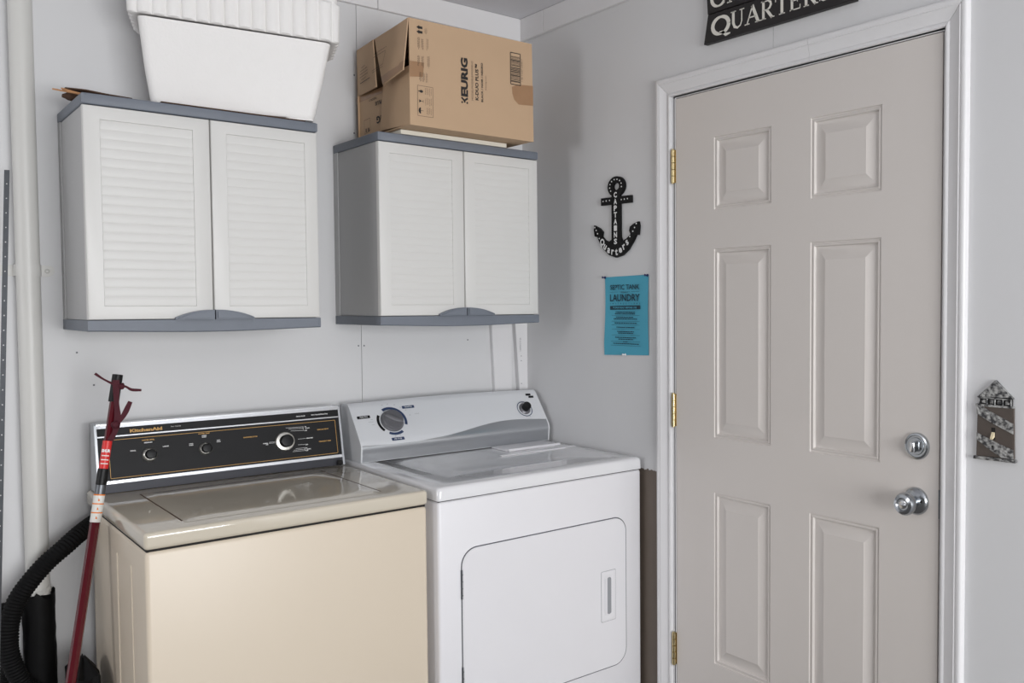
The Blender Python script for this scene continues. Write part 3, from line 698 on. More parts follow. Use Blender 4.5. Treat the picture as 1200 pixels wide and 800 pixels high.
texts([cl('KitchenAid', .0085, -1.3260, 1.0672, .081, .0006), cl('WATER LEVEL', .0032, -1.3230, 1.0385, .032, .0002), cl('WATER TEMP', .0032, -1.1780, 1.0420, .032, .0002), cl('KNITS/DELICATES', .0032, -1.0500, 1.0195, .040, .0002),
       cl('REGULAR HEAVY', .0034, -.8300, 1.0220, .036, .0002), cl('PERMANENT PRESS', .0034, -.8270, .9850, .038, .0002)], CXd, CYd, 'lettering', M['gold'], con, .0016)
texts([cl('SMALL', .003, -1.3620, 1.0130, .014, .0002), cl('MEDIUM', .003, -1.3235, 1.0315, .020, .0002), cl('LARGE', .003, -1.2800, 1.0165, .015, .0002),
       cl('COLD', .0026, -1.2140, 1.0165, .011, .0002), cl('COLD', .0026, -1.2140, 1.0125, .011, .0002), cl('WARM', .0026, -1.1780, 1.0360, .013, .0002), cl('COLD', .0026, -1.1780, 1.0320, .012, .0002), cl('HOT', .0026, -1.1400, 1.0190, .009, .0002), cl('COLD', .0026, -1.1400, 1.0150, .011, .0002),
       cl('Super Capacity', .0030, -1.2500, 1.0695, .026), cl('Quiet Scrub', .0032, -.8960, 1.0680, .028, .0002), cl('Extra Capacity/Heavy Duty', .0032, -.8360, 1.0685, .052, .0002),
       cl('NORMAL', .0028, -1.0080, .9960, .015, .0002), cl('OFF', .0028, -1.0040, .9920, .007, .0002), cl('10', .0028, -.8840, 1.0345, .005, .0002), cl('SOAK', .0028, -.8780, 1.0300, .014, .0002), cl('OFF', .0028, -.8840, 1.0230, .009, .0002),
       cl('PERM PRES', .0028, -.8740, .9990, .020, .0002), cl('OFF', .0028, -.8850, .9800, .008, .0002), cl('10', .0028, -.8870, .9700, .005, .0002), cl('NORMAL', .0028, -.8800, .9660, .014, .0002), cl('OFF', .0028, -.8860, .9620, .008, .0002)], CXd, CYd, 'lettering', M['whiteink'], con, .0016)
mb = MB()
for q in (((-.9440, 1.0360), (-.8900, 1.0350)), ((-.9360, 1.0320), (-.8900, 1.0310)), ((-.9300, 1.0260), (-.8920, 1.0240)), ((-.9100, .9990), (-.8860, .9990)), ((-.9120, .9820), (-.8900, .9810)), ((-.9200, .9710), (-.8920, .9710)), ((-.9260, .9670), (-.8900, .9665)), ((-.9300, .9630), (-.8900, .9625)), ((-.9980, .9980), (-.9760, .9980)), ((-.9980, .9950), (-.9770, .9950)), ((-.8915, 1.036), (-.8915, 1.023)), ((-.8915, .972), (-.8915, .962))): stroke(mb, q, .0008, cfn)
mb.build('printed_marks', M['whiteink'], con, False)
NC = V(0, -.9795, .2013)
def cknob(x, z, rs, rk, dk):
    c = cf(x, z); k = MB().lathe([(rs, .0005), (rs, .002), (rs-.003, .0065), (rk+.001, .008)], c, NC, 40).build('dial_skirt', M['skirt'], con)
    MB().lathe([(rk, .006), (rk, dk-.003), (rk-.0015, dk-.0008), (rk-.004, dk), (0, dk-.0005)], c, NC, 36).build('dial_knob', M['knob'], k)
cknob(-1.3215, .9980, .0195, .0138, .024); cknob(-1.1765, .9990, .0180, .0135, .022); cknob(-.9500, .9965, .0300, .0190, .026)
cap = MB().lathe([(.009, .0), (.009, .004), (.005, .008), (0, .009)], (-.790, -.135, WZ+.010), (0, -1, 0), 12).build('console_screw', M['dark'], con)

# ------------------------------------------------------------------ dryer
DX0, DX1, DF, DT = -.7540, -.0130, -.6990, .9130
dry = thing('clothes_dryer', ((DX0+DX1)/2, -.37, 0), 'white front-door clothes dryer standing in the corner beside the door', 'dryer')
MB().box((DX0+.002, DF+.003, .022), (DX1-.002, -.030, DT-.0400), .009, 3).build('cabinet_body', M['white'], dry)
MB().box((DX0+.006, DF+.008, DT-.0415), (DX1-.006, -.034, DT-.034)).build('shadow_gap', M['dark'], dry)
# top: rounded edge and a shallow raised rim
def drect(i, z, r): return [V(x, y, z) for x, y in rrect(DX0+i, DF+i, DX1-i, -.030-i*.2, r, 6)]
MB().loft([drect(0, DT-.0372, .010), drect(0, DT-.010, .012), drect(.0025, DT-.0035, .012), drect(.008, DT, .014), drect(.060, DT, .03), drect(.066, DT-.0028, .028), drect(.20, DT-.0032, .02)]).build('top_deck', M['whitetop'], dry, angle=70)
for sx in (DX0+.05, DX1-.05):
    for sy in (-.64, -.08): MB().lathe([(.02, .001), (.02, .012), (.012, .022)], (sx, sy, 0), (0, 0, 1), 16).build('foot', M['hose'], dry)
# door
dx0, dx1, dz0, dz1 = -.6805, -.0830, .2540, .7290
yF = DF+.003
MB().prism(rrect(dx0-.0034, dz0-.0034, dx1+.0034, dz1+.0034, .051, 10), XZ(yF), 0, .0004).build('door_gap', M['gapgrey'], dry)
dd = MB().prism(rrect(dx0, dz0, dx1, dz1, .048, 10), XZ(yF), .0003, .0042, .0022, 3).build('dryer_door', M['white'], dry)
# handle recess
yD = yF-.0042
hp_ = MB(); O = rrect(-.1860, .4060, -.1290, .5660, .004, 5); I = rrect(-.1745, .4210, -.1430, .5500, .0155, 5); J = rrect(-.1730, .4235, -.1450, .5480, .0135, 5)
def rg(P, d): return [V(x, yD-d, z) for x, z in P]
hp_.loft([rg(O, -.0005), rg(O, .0012), rg(rrect(-.1850, .4070, -.1300, .5650, .0035, 5), .0016), rg(I, .0016), rg(J, .0006)], False, False)
hp_.bm.faces.new([hp_.bm.verts.new(V(x, yD-.0004, z)) for x, z in J])
MB().prism(rrect(-.1874, .4046, -.1276, .5674, .0045, 5), XZ(yD), -.0005, .0003).build('handle_seam', M['slotgrey'], dd)
hh_ = hp_.build('handle_plate', M['white'], dd, angle=50)
MB().prism(rrect(-.1735, .4270, -.1640, .5450, .0045, 5), XZ(yD-.0006), 0, .0040, .0018, 2).build('handle_lip', M['white'], dd)
MB().prism(rrect(-.1635, .4270, -.1470, .5450, .007, 5), XZ(yD-.0006), 0, .0004).build('finger_slot', M['slotgrey'], dd)
for z0_, z1_ in ((.5900, .6740), (.3150, .3980)):
    mb = MB().box((dx0-.0050, yF-.0050, z0_), (dx0-.0002, yF, z1_), .0012, 1)
    for k in range(4): mb.lathe([(.0022, 0), (.0022, .0016)], (dx0-.0026, yF-.0050, z0_+.012+k*.0195), (0, -1, 0), 8)
    mb.build('hinge', M['galv'], dry)
# console: curved front with end profile, white fascia above a silver sweep
KX0, KX1 = -.7430, -.0170
PF = [(-.0820, 1.0925), (-.0920, 1.0890), (-.1010, 1.0800), (-.1180, 1.0580), (-.1350, 1.0370), (-.1510, 1.0165), (-.1650, .9980), (-.1760, .9835), (-.1830, .9730), (-.1868, .9640), (-.1872, .9560), (-.1850, .9420), (-.1830, .9160)]
def pint(z):
    for (a, za), (b, zb_) in zip(PF[:-1], PF[1:]):
        if zb_ <= z <= za: return a+(b-a)*(za-z)/(za-zb_)
    return PF[-1][0] if z < PF[-1][1] else PF[0][0]
def kp_(x, z, d=0):
    s = 1-.10*((x-(KX0+KX1)/2)/.363)**2*0
    y = pint(z); e = .004; t = Vector((0, pint(z-e)-pint(z+e), -2*e)).normalized(); n_ = V(0, t.z, -t.y)
    if n_.y > 0: n_ = -n_
    return V(x, y, z)+n_*d
core = [(-.040, DT+.0005), (-.040, 1.083), (-.050, 1.0905)]+[(a+.0006, b-.0006) for a, b in PF[:-1]]+[(-.1825, DT+.0005)]
con2 = MB().loft([[V(x, y, z) for y, z in core] for x in (KX0+.003, KX1-.003)]).build('console', M['fascia'], dry)
mb = MB(); ec = [(-.038, DT+.0005), (-.038, 1.085), (-.048, 1.0925)]+[(a-.0012, b+.0008) for a, b in PF]+[(-.1842, DT+.0005)]

for xs_ in ((KX0, KX0+.005), (KX1-.005, KX1)): MB().loft([[V(x, y, z) for y, z in ec] for x in xs_]).build('end_cap', M['fascia'], con2)
SW = [(-.745, .9680), (-.720, .9672), (-.636, .9642), (-.5464, .9640), (-.45, .9702), (-.383, .9777), (-.311, .9879), (-.2564, .9944), (-.21, .9975), (-.1656, .9982), (-.0935, .9955), (-.0098, .9885)]
def swz(x):
    for (a, za), (b, zb_) in zip(SW[:-1], SW[1:]):
        if a <= x <= b: return za+(zb_-za)*(x-a)/(b-a)
n = 60; up = []; lo = []
for i in range(n+1):
    x = KX0+.005+(KX1-KX0-.010)*i/n; zs = swz(x)
    up.append([kp_(x, 1.0915+(zs-1.0915)*j/16, .0016) for j in range(17)]); lo.append([kp_(x, zs+(.9155-zs)*j/14, .0010) for j in range(15)])
MB().loft(up, False, False, closed=False).build('fascia', M['fascia'], con2, angle=60)
MB().loft(lo, False, False, closed=False).build('silver_sweep', M['silver'], con2, angle=60)
# dial
dc = V(-.6150, pint(1.0300), 1.0300); kn = (kp_(-.615, 1.03, 1)-kp_(-.615, 1.03, 0)).normalized(); ku = V(1, 0, 0); kv = kn.cross(ku)*1
if kv.z < 0: kv = -kv
def dp(a, r, d=.0022): a = math.radians(a); return dc+ku*(r*math.cos(a))+kv*(r*math.sin(a))+kn*d
def arc(a0, a1, r0, r1, m, nm, gaps=()):
    mb = MB(); k = max(3, int(abs(a1-a0)/5))
    for i in range(k):
        b0 = a0+(a1-a0)*i/k; b1 = a0+(a1-a0)*(i+1)/k; mb.quad(dp(b0, r0), dp(b1, r0), dp(b1, r1), dp(b0, r1))
    return mb.build(nm, m, con2, False)
arc(118, -22, .0430, .0520, M['navy'], 'dial_band'); arc(-58, -118, .0430, .0520, M['navy'], 'dial_band'); arc(-138, -212, .0430, .0520, M['knob'], 'dial_band')
sk = MB().lathe([(.0395, .001), (.0395, .003), (.038, .006), (.0360, .007), (.0345, .0150), (.0330, .0165), (0, .0170)], dc, kn, 44).build('dial_knob', M['knobgrey'], con2)
gb = bmesh.new()
mb = MB(); q0 = math.radians(-30)
gx, gy = ku*math.cos(q0)+kv*math.sin(q0), -ku*math.sin(q0)+kv*math.cos(q0)
rings = []
for d_, w_, l_ in ((.0160, .0120, .0330), (.0230, .0095, .0310), (.0245, .0070, .0280)):
    rings.append([dc+gx*(l_*math.cos(a))+gy*(w_*math.sin(a))+kn*d_ for a in [2*math.pi*k/28 for k in range(28)]])
mb.loft(rings).build('dial_grip', M['knobgrey'], sk)
DXd, DYd = (1, 0, 0), (0, kv.y, kv.z)
def badge(x, z, wd, ht, m, s, size):
    p = MB(); c = kp_(x, z, .0020)
    p.bm.faces.new([p.bm.verts.new(c+ku*a+kv*b) for a, b in rrect(-wd/2, -ht/2, wd/2, ht/2, .002, 3)])
    bo = p.build('badge', m, con2, False)
    texts([(s, size, kp_(x, z, .0024), wd*.62, None, .0002)], DXd, DYd, 'lettering', M['whiteink'], bo, .0004)
badge(-.7060, 1.0492, .044, .0105, M['knob'], 'Auto Dry', .0042)
badge(-.5435, 1.0660, .044, .0105, M['navy'], 'Timed Dry', .0042)
badge(-.6140, .9775, .044, .0110, M['navy'], 'Air Only', .0042)
def kl(s, size, x, z, width=None): return (s, size, kp_(x, z, .0016), width)
texts([kl('More', .003, -.682, 1.0405, .007), kl('Normal', .003, -.687, 1.0335, .014), kl('Less', .003, -.682, 1.0250, .008), kl('Touch Up', .003, -.520, 1.0440, .015), kl('60', .003, -.632, 1.0790, .005), kl('50', .003, -.612, 1.0800, .005), kl('40', .003, -.590, 1.0760, .005), kl('30', .003, -.572, 1.0670, .005), kl('20', .003, -.556, 1.0570, .005), kl('10', .003, -.547, 1.0420, .005), kl('20', .003, -.620, .9860, .005), kl('10', .003, -.603, .9870, .005), kl('Push to Start', .0028, -.0930, 1.0030, .020)], DXd, DYd, 'lettering', M['greyink'], con2, .0006)
# start button
bc = V(-.0960, pint(1.0290), 1.0290)
mb = MB(); k = 40
for i in range(k):
    a, b = 2*math.pi*i/k, 2*math.pi*(i+1)/k; f = lambda t, r: bc+ku*r*math.cos(t)+kv*r*math.sin(t)+kn*.0022
    mb.quad(f(a, .0285), f(b, .0285), f(b, .0315), f(a, .0315))
mb.build('button_ring', M['navy'], con2, False)
bb_ = MB().lathe([(.0225, .001), (.0225, .004), (.019, .0075), (.0150, .009)], bc, kn, 32).build('start_button_base', M['knobgrey'], con2)
MB().lathe([(.0150, .008), (.0150, .026), (.0135, .0285), (0, .0275)], bc, kn, 32).build('start_button', M['knob'], bb_)
mb = MB()
for (x, z) in ((-.0560, 1.0760), (-.0470, 1.0680)):
    c = kp_(x, z, .0020); mb.bm.faces.new([mb.bm.verts.new(c+ku*a+kv*b) for a, b in ((-.012, -.0045), (.010, -.0045), (.012, .0045), (-.010, .0045))])
bd = mb.build('badge', M['knob'], con2, False)
# lint screen cover
lp = V(-.158, -.236, DT)
mb = MB().box((-.268, -.288, DT-.003), (-.048, -.190, DT+.0030), .002, 2)
lc = mb.build('lint_screen_cover', M['white'], dry)
MB().box((-.266, -.300, DT-.003), (-.050, -.2875, DT+.0065), .002, 2).build('lint_screen_handle', M['white'], lc)
mb = MB().box((-.338, -.365, DT-.003), (-.030, -.352, DT+.0012), .0012, 1); mb.build('lint_recess_edge', M['white'], dry)

# ------------------------------------------------------------------ anchor sign
anc = thing('anchor_sign', (0, -.567, 1.57), 'black anchor-shaped wall sign above the teal notice', 'sign')
AP = [(-.4500, 1.6852), (-.4790, 1.6732), (-.4949, 1.6602), (-.4916, 1.6445), (-.5074, 1.6316), (-.5294, 1.6244), (-.5445, 1.6310), (-.5455, 1.7790), (-.5890, 1.7790), (-.5896, 1.6387), (-.5973, 1.6227), (-.6185, 1.6293), (-.6425, 1.6433), (-.6355, 1.6553), (-.6397, 1.6684), (-.6575, 1.6768), (-.6810, 1.6828), (-.6850, 1.6673), (-.6807, 1.6391), (-.6690, 1.6398), (-.6542, 1.6196), (-.6303, 1.5939), (-.6000, 1.5759), (-.5663, 1.5695), (-.5322, 1.5788), (-.5007, 1.6001), (-.4785, 1.6252), (-.4677, 1.6438), (-.4528, 1.6467), (-.4485, 1.6671)]
MB().prism(AP, YZ(-.001), 0, .010, .0012).build('anchor_body', M['black'], anc, angle=30)
MB().prism([(-.4890, 1.7490), (-.6463, 1.7470), (-.6463, 1.7715), (-.4892, 1.7740)], YZ(-.001), 0, .0102, .0012).build('cross_bar', M['black'], anc, angle=30)
rc = (-.5688, 1.8070); mb = MB(); rings = []
for k in range(41):
    a = 2*math.pi*k/40
    q = lambda r, d: V(-.001-d, rc[0]+r*1.32*math.cos(a)*1.0, rc[1]+r*math.sin(a))
    rings.append([q(.0335, 0), q(.0335, .009), q(.0323, .0101), q(.0135, .0101), q(.0125, .009), q(.0125, 0)])
mb.loft(rings, False, False).build('ring', M['black'], anc, angle=30)
YXd = (0, -1, 0); ZU = (0, 0, 1)
QL = [('Q', -.4958, 1.6235, -.75), ('u', -.5110, 1.6075, -.60), ('a', -.5310, 1.5950, -.35), ('r', -.5520, 1.5885, -.10), ('t', -.5720, 1.5880, .05), ('e', -.5930, 1.5930, .25), ('r', -.6115, 1.6035, .45), ('s', -.6275, 1.6170, .60)]
texts([(c, .0215 if c == 'Q' else .0245, (-.0112, y, z), None, None, .0012, a) for c, y, z, a in QL], YXd, ZU, 'lettering', M['whiteink'], anc, .0003)
texts([(c, .0175, (-.0112, -.5675, 1.7790-i*.0222), .0165, None, .0010) for i, c in enumerate("CAPTAINS")], YXd, ZU, 'lettering', M['whiteink'], anc, .0003)
mb = MB()
D = [(-.5022, 1.7623), (-.5193, 1.7627), (-.5369, 1.7628), (-.5985, 1.7604), (-.6145, 1.7603), (-.6300, 1.7607), (-.4560, 1.6769), (-.4635, 1.6671), (-.4711, 1.6550), (-.4806, 1.6383), (-.6740, 1.6759), (-.6653, 1.6638), (-.6564, 1.6521), (-.6413, 1.6357)]
D += [(rc[0]+.0235*1.32*math.cos(math.radians(a)), rc[1]+.0235*math.sin(math.radians(a))) for a in range(-35, 216, 28)]
for y, z in D: mb.lathe([(.0026, 0), (.0022, .0012)], (-.0109, y, z), (-1, 0, 0), 8)
mb.build('rivet_dots', M['whiteink'], anc)

# ------------------------------------------------------------------ teal notice
note = thing('paper_notice', (0, -.611, 1.24), 'teal paper laundry notice pinned to the wall below the anchor', 'notice')
mb = MB(); rows = []
for j in range(21):
    t_ = j/20; row = []
    for i in range(13):
        s_ = i/12; z = (1.5055+(1.5090-1.5055)*s_)*(1-t_)+(1.2400+(1.2470-1.2400)*s_)*t_
        y = -.4985-.2245*s_-.006*math.sin(math.pi*min(1, t_*1.2))*(1-s_)*1.2+.003*t_*(1-s_)
        row.append(V(-.0015-.0035*math.sin(math.pi*t_)*abs(2*s_-1)**2-.002*t_*(1-s_), y, z))
    rows.append(row)
t_b = [[p+V(-.0002, 0, 0) for p in r] for r in rows]
mb.loft(rows, False, False, closed=False); mb.loft(t_b, False, False, closed=False)
pap = mb.build('paper_sheet', M['paper'], note, angle=60)
def pl(s, size, z, width, bold=0): return (s, size, (-.0062, -.6072-(z-1.4)*0, z), width, None, bold)
texts([pl('SEPTIC TANK', .0172, 1.4702, .150, .0003), pl('* FRIENDLY *', .0050, 1.4535, .050, .0001), pl('LAUNDRY', .0240, 1.4350, .153, .0005)], YXd, ZU, 'lettering', M['inkteal'], pap, .0002)
texts([(c, .0048, (-.0062, -.5335-i*.01365, 1.4157), None, None, .0002) for i, c in enumerate('INSTRUCTIONS')], YXd, ZU, 'lettering', M['inkteal'], pap, .0002)
mb = MB(); pf = lambda u, v, d: V(-.0063, u, v)
stroke(mb, [(-.5312, 1.4010), (-.6855, 1.4032)], .0130, pf)
for z, a, b in ((1.4537, -.5303, -.5760), (1.4545, -.6400, -.6820), (1.3757, -.538, -.683), (1.3563, -.538, -.683), (1.3437, -.538, -.683), (1.3298, -.539, -.683), (1.3098, -.539, -.683), (1.2880, -.534, -.596), (1.2890, -.622, -.686), (1.2748, -.534, -.687)): stroke(mb, [(a, z), (b, z+.0006)], .0008, pf)
random.seed(31)
for z, a, b in ((1.3867, -.5597, -.6601), (1.3812, -.5564, -.6632), (1.3698, -.5629, -.6538), (1.3640, -.5497, -.6709), (1.3504, -.5545, -.6677), (1.3362, -.5642, -.6567), (1.3220, -.5674, -.6535), (1.3166, -.5722, -.6503), (1.3022, -.5574, -.6627), (1.2962, -.5737, -.6502), (1.2882, -.5980, -.6210), (1.2816, -.5474, -.6781)):
    y = a
    while y > b+.003:
        l = rnd(.004, .011); stroke(mb, [(y, z), (max(b, y-l), z)], .0029, pf); y -= l+.0016
mb.build('small_print', M['inkteal'], pap, False)['kind'] = 'stuff'
texts([('PLEASE READ BEFORE USE', .0058, (-.0066, -.6083, 1.4021), .122, None, .0002)], YXd, ZU, 'lettering', M['paper'], pap, .0002)
for y, z, m_ in ((-.5010, 1.5045, 'pin'), (-.7190, 1.5065, 'pin'), (-.6060, 1.2445, 'pinw')):
    MB().lathe([(.0045, .0015), (.0045, .0035), (.0022, .0045), (.0020, .0095), (.0038, .0115), (.0038, .0135), (.002, .0145)], (-.001, y, z), (-1, .1, .05), 14).build('push_pin', M[m_], note)

# ------------------------------------------------------------------ captain's quarters board above the door
sg = thing('hanging_board', (0, -1.25, 2.182), "black board sign with cream serif lettering above the door", 'sign')
def plank(P, nm='plank'): return MB().prism(P, YZ(-.0015), 0, .0165, .0015).build(nm, M['signblack'], sg, angle=30)
plank([(-.9905, 2.1822), (-1.30, 2.1795), (-1.5270, 2.1790), (-1.5130, 2.2600), (-1.2, 2.2625), (-1.0075, 2.2645)])
plank([(-1.0060, 2.2665), (-1.2, 2.2645), (-1.5130, 2.2620), (-1.5200, 2.3480), (-1.0000, 2.3500)])
GL = {
 'Q': [([(math.cos(a)*.42+.45, math.sin(a)*.48+.5) for a in [2*math.pi*k/24 for k in range(25)]], [.09+.10*abs(math.cos(2*math.pi*k/24)) for k in range(25)]), ([(.38, .12), (.55, .08), (.72, -.12), (.95, -.10)], [.06, .12, .12, .05])],
 'C': [([(math.cos(a)*.42+.47, math.sin(a)*.48+.5) for a in [math.radians(38+284*k/20) for k in range(21)]], [.07+.12*abs(math.cos(math.radians(38+284*k/20))) for k in range(21)]), ([(.82, .62), (.82, .92)], .06), ([(.82, .08), (.82, .26)], .05)],
 'U': [([(.2, 1), (.2, .35), (.28, .12), (.47, .02), (.66, .12), (.74, .35), (.74, 1)], [.17, .17, .15, .10, .07, .07, .07]), ([(.03, .98), (.37, .98)], .05), ([(.6, .98), (.9, .98)], .05)],
 'A': [([(.48, 1), (.14, 0)], .07), ([(.46, 1), (.82, 0)], .17), ([(.25, .36), (.68, .36)], .06), ([(0, .02), (.3, .02)], .05), ([(.64, .02), (.98, .02)], .05)],
 'R': [([(.2, 0), (.2, 1)], .17), ([(.2, .97), (.5, .97), (.68, .86), (.70, .72), (.62, .56), (.45, .49), (.2, .49)], [.06, .07, .13, .15, .13, .07, .06]), ([(.42, .48), (.78, 0)], .16), ([(.04, .02), (.38, .02)], .05), ([(.68, .02), (.94, .02)], .05), ([(.04, .98), (.3, .98)], .05)],
 'T': [([(.45, 0), (.45, 1)], .17), ([(.05, .96), (.85, .96)], .07), ([(.06, .74), (.06, .97)], .05), ([(.84, .74), (.84, .97)], .05), ([(.27, .02), (.63, .02)], .05)],
 'E': [([(.2, 0), (.2, 1)], .17), ([(.05, .97), (.72, .97)], .06), ([(.2, .51), (.58, .51)], .06), ([(.05, .03), (.76, .03)], .06), ([(.71, .78), (.71, .98)], .05), ([(.75, .02), (.75, .24)], .05), ([(.57, .4), (.57, .62)], .05)],
 'S': [([(.72, .80), (.60, .94), (.42, .98), (.22, .88), (.2, .70), (.42, .54), (.64, .40), (.70, .22), (.56, .06), (.36, .02), (.14, .16)], [.06, .07, .08, .12, .16, .17, .17, .13, .09, .07, .06]), ([(.74, .70), (.74, .96)], .05), ([(.12, .05), (.12, .30)], .05)],
 'P': [([(.2, 0), (.2, 1)], .17), ([(.2, .97), (.5, .97), (.68, .86), (.70, .70), (.62, .53), (.45, .45), (.2, .45)], [.06, .07, .13, .15, .13, .07, .06]), ([(.04, .02), (.38, .02)], .05), ([(.04, .98), (.3, .98)], .05)],
 'I': [([(.3, 0), (.3, 1)], .17), ([(.12, .02), (.48, .02)], .05), ([(.12, .98), (.48, .98)], .05)],
 'N': [([(.18, 0), (.18, 1)], .07), ([(.18, 1), (.78, 0)], .17), ([(.78, 0), (.78, 1)], .07), ([(.02, .98), (.24, .98)], .05), ([(.04, .02), (.34, .02)], .05), ([(.64, .98), (.94, .98)], .05)],
 "'": [([(.15, 1), (.12, .72)], [.12, .04])]}
def serif(mb, ch, y, z, wd, ht, x):
    for pts, w_ in GL[ch]:
        sc_ = lambda w: w*wd
        stroke(mb, [(-(y+p[0]*wd), z+p[1]*ht) for p in pts], [sc_(q) for q in w_] if isinstance(w_, list) else sc_(w_), lambda u, v, d: V(x, u, v))
mb = MB()
for ch, y, wd, z in (('Q', 1.0260, .076, .2.__add__(1.9985)), ('U', 1.0985, .060, 2.2005), ('A', 1.1540, .062, 2.2005), ('R', 1.2130, .054, 2.2005), ('T', 1.2640, .058, 2.2005), ('E', 1.3150, .050, 2.2005), ('R', 1.3620, .054, 2.2005), ('S', 1.4120, .048, 2.2005)):
    serif(mb, ch, y, z, wd, .0500, -.0183)
for ch, y, wd in (('C', 1.0210, .066), ('A', 1.0860, .064), ('P', 1.1520, .054), ('T', 1.2030, .058), ('A', 1.2540, .062), ('I', 1.3130, .050), ('N', 1.3420, .058), ("'", 1.3990, .05), ('S', 1.4120, .050)):
    serif(mb, ch, y, 2.2800, wd, .0520, -.0183)
mb.build('lettering', M['cream'], sg, False)

# ------------------------------------------------------------------ lighthouse switch plate
lh = thing('switch_plate', (0, -1.9065, 1.055), 'lighthouse-shaped pewter light switch plate to the right of the door', 'switch plate')
MB().prism([(-1.8622, 1.0620), (-1.9515, 1.0635), (-1.9490, 1.1790), (-1.8645, 1.1790)], YZ(-.0005), 0, .0085, .002, 2).build('tower', M['brownbody'], lh)
MB().prism([(-1.8565, 1.0540), (-1.9565, 1.0555), (-1.9565, 1.0620), (-1.8570, 1.0612)], YZ(-.0005), 0, .0120, .002, 2).build('base', M['pewter'], lh)
MB().prism([(-1.8622, 1.1765), (-1.9500, 1.1772), (-1.9500, 1.1815), (-1.8622, 1.1820)], YZ(-.0005), 0, .0130, .0015, 2).build('gallery_rail', M['pewter'], lh)
MB().prism([(-1.8630, 1.1965), (-1.9065, 1.2380), (-1.9482, 1.1995), (-1.9482, 1.1975)], YZ(-.0005), 0, .0115, .003, 2).build('roof', M['pewter'], lh)
mb = MB().prism([(-1.8670, 1.1815), (-1.9450, 1.1815), (-1.9450, 1.1985), (-1.8670, 1.1970)], YZ(-.0005), 0, .0060)
ln = mb.build('lantern_room', M['dark'], lh)
mb = MB()
for k in range(5): y = -1.8680-k*.0188; mb.box((-.0105, y-.0024, 1.1810), (-.005, y, 1.1980), .0008, 1)
mb.box((-.0105, -1.9452, 1.1945), (-.005, -1.8670, 1.1975), .0008, 1)
mb.build('lantern_bars', M['pewter'], ln)
for k in range(4): y = -1.8795-k*.0188; MB().box((-.0082, y-.0055, 1.1838), (-.006, y+.0055, 1.1925), .001, 1).build('lantern_pane', M['pewter'], ln)
for P in ([(-1.8640, 1.1765), (-1.8640, 1.1590), (-1.8850, 1.1480), (-1.9110, 1.1360), (-1.9508, 1.1198), (-1.9504, 1.1430), (-1.9200, 1.1560), (-1.8900, 1.1700), (-1.8760, 1.1765)], [(-1.8645, 1.1155), (-1.8645, 1.0995), (-1.8900, 1.0830), (-1.9255, 1.0640), (-1.9514, 1.0640), (-1.9511, 1.0845), (-1.9150, 1.0960), (-1.8850, 1.1075)]):
    MB().prism(P, YZ(-.0085), 0, .0035, .0012, 2).build('spiral_stripe', M['pewter'], lh)
MB().box((-.0092, -1.9085, 1.1030), (-.0082, -1.8990, 1.1300)).build('toggle_slot', M['dark'], lh)
MB().loft([[V(-.0088, -1.9075, 1.1200), V(-.0088, -1.9000, 1.1200), V(-.0088, -1.9000, 1.1090), V(-.0088, -1.9075, 1.1090)], [V(-.0190, -1.9065, 1.1080), V(-.0190, -1.9010, 1.1080), V(-.0175, -1.9010, 1.1035), V(-.0175, -1.9065, 1.1035)]]).build('toggle', M['ivory'], lh, angle=20)
MB().lathe([(.0028, 0), (.0022, .0016)], (-.012, -1.9040, 1.0875), (-1, 0, 0), 10).build('screw', M['dark'], lh)

# ------------------------------------------------------------------ extension pole leaning by the washer
P0 = V(-1.6498, -.3989, 0); P1 = V(-1.4263, -.2684, 1.2366); ax = (P1-P0).normalized(); PLn = (P1-P0).length
q = Vector((-1.480, 0, 0))
pole = thing('extension_pole', P0, 'maroon telescopic extension pole with cloth ties leaning against the almond washer', 'pole')
zz = lambda z: P0+ax*(z/ax.z)   # point on the axis at height z
def seg(z0, z1, r, nm, m, par=pole, s=8, b=.0006):
    a, c_ = zz(z0), zz(z1); L_ = (c_-a).length
    return MB().lathe([(r-b, 0), (r, b), (r, L_-b), (r-b, L_)], a, ax, s).build(nm, M[m], par, angle=30 if s > 8 else 20)
seg(.004, .905, .0118, 'lower_tube', 'maroon', s=8)
lb = seg(.872, .9385, .0124, 'warning_label', 'label', s=20)
for k in range(3): 
    seg(.8935+k*.0215, .8970+k*.0215, .0127, 'orange_band', 'orange', lb, 20)
    p = zz(.885+k*.0215)+V(-.002, -.0128, 0)
    mb = MB(); mb.quad(p+V(-.0022, 0, -.003), p+V(.0022, 0, -.003), p+V(.0006, 0, .0035), p+V(-.0006, 0, .0035)); mb.build('warning_symbol', M['orange'], lb, False)
seg(.938, .963, .0118, 'lock_collar', 'galv', s=20)
seg(.963, 1.002, .0122, 'lock_nut', 'grip', s=20)
rl = seg(1.002, 1.071, .0106, 'red_label', 'red', s=20)
cc = zz(1.046)
vd = (cam.location-cc); vd = (vd-ax*vd.dot(ax)).normalized(); rx = ax.cross(vd).normalized()*1
if rx.x < 0: rx = -rx
texts([('SHUR', .0072, cc+vd*.0108, .019, None, .0006)], rx, ax, 'lettering', M['whiteink'], rl, .0004)
mb = MB()
for z in (1.034, 1.024, 1.0145): 
    c_ = zz(z)+vd*.0111; mb.quad(c_-rx*.008-ax*.0012, c_+rx*.008-ax*.0012, c_+rx*.008+ax*.0012, c_-rx*.008+ax*.0012)
mb.build('small_print', M['label'], rl, False)
seg(1.071, 1.190, .0088, 'upper_tube', 'maroon', s=8)
seg(1.168, 1.2366, .0122, 'top_grip', 'grip', s=24)
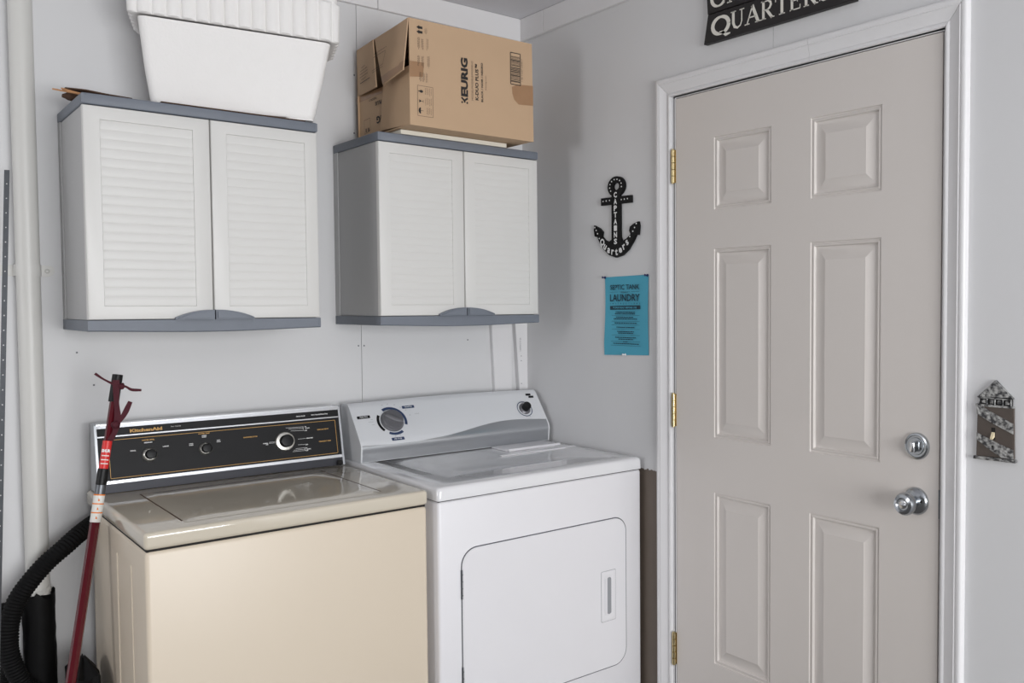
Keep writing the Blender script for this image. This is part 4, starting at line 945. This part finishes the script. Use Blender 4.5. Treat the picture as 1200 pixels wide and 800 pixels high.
def ribbon(pts, w_, nm, wn=None):
    pts = [Vector(p) for p in pts]; pts = catmull(pts, 8); n_ = len(pts); rings = []
    for i, p in enumerate(pts):
        d_ = (pts[min(i+1, n_-1)]-pts[max(i-1, 0)]).normalized(); s_ = d_.cross(vd).normalized(); f = vd
        ww = w_/2*(.86+.14*math.cos(i*.35)); rings.append([p+s_*ww+f*.0012, p-s_*ww+f*.0012, p-s_*ww-f*.0012, p+s_*ww-f*.0012])
    return MB().loft(rings).build(nm, M['strap'], pole)
g = zz(1.212)
k0 = V(g.x, g.y, g.z)
ribbon([k0-rx*.050+ax*.022+vd*.004, k0-rx*.030+ax*.010+vd*.006, k0-rx*.008+ax*.000+vd*.013, k0+rx*.012-ax*.006+vd*.012], .0065, 'cloth_tie')
ribbon([k0+rx*.010-ax*.004+vd*.012, k0+rx*.022-ax*.004+vd*.006, k0+rx*.036-ax*.010, k0+rx*.058-ax*.009], .0075, 'cloth_tie')
ribbon([k0+vd*.013+ax*.010-rx*.002, zz(1.17)+vd*.014+rx*.006, zz(1.13)+vd*.010+rx*.014, zz(1.10)+vd*.010+rx*.014, zz(1.072)+vd*.012+rx*.006], .0160, 'cloth_tie')
ribbon([zz(1.105)+vd*.014+rx*.008, zz(1.118)+vd*.012+rx*.018, zz(1.140)+vd*.008+rx*.028, zz(1.172)+vd*.004+rx*.037], .0130, 'cloth_tie')
mb = MB(); tb = bmesh.new(); bmesh.ops.create_icosphere(tb, subdivisions=2, radius=.0085)
for v in tb.verts: v.co = v.co*(1+noise.noise(v.co*200)*.25)+k0+rx*.012-ax*.004+vd*.010
mb.add(tb); tb = bmesh.new(); bmesh.ops.create_icosphere(tb, subdivisions=2, radius=.0105)
for v in tb.verts: v.co = v.co*(1+noise.noise(v.co*200)*.3)+zz(1.112)+rx*.012+vd*.010
mb.add(tb); mb.build('cloth_knot', M['strap'], pole)

# the dryer console's top edge is gently crowned
bpy.context.view_layer.update()
def crown(o):
    if o.type == 'MESH':
        off = wloc(o)
        for v in o.data.vertices:
            x, z = v.co.x+off.x, v.co.z+off.z; k = max(0, min(1, (z-.98)/.11))
            v.co.z += .0065*k*(1-((x-(KX0+KX1)/2)/.363)**2)
    for c in o.children: crown(c)
crown(con2)

for o in bpy.data.objects:
    if o.name.startswith('printed_marks'): o['kind'] = 'stuff'   # fine print, too small to pick apart
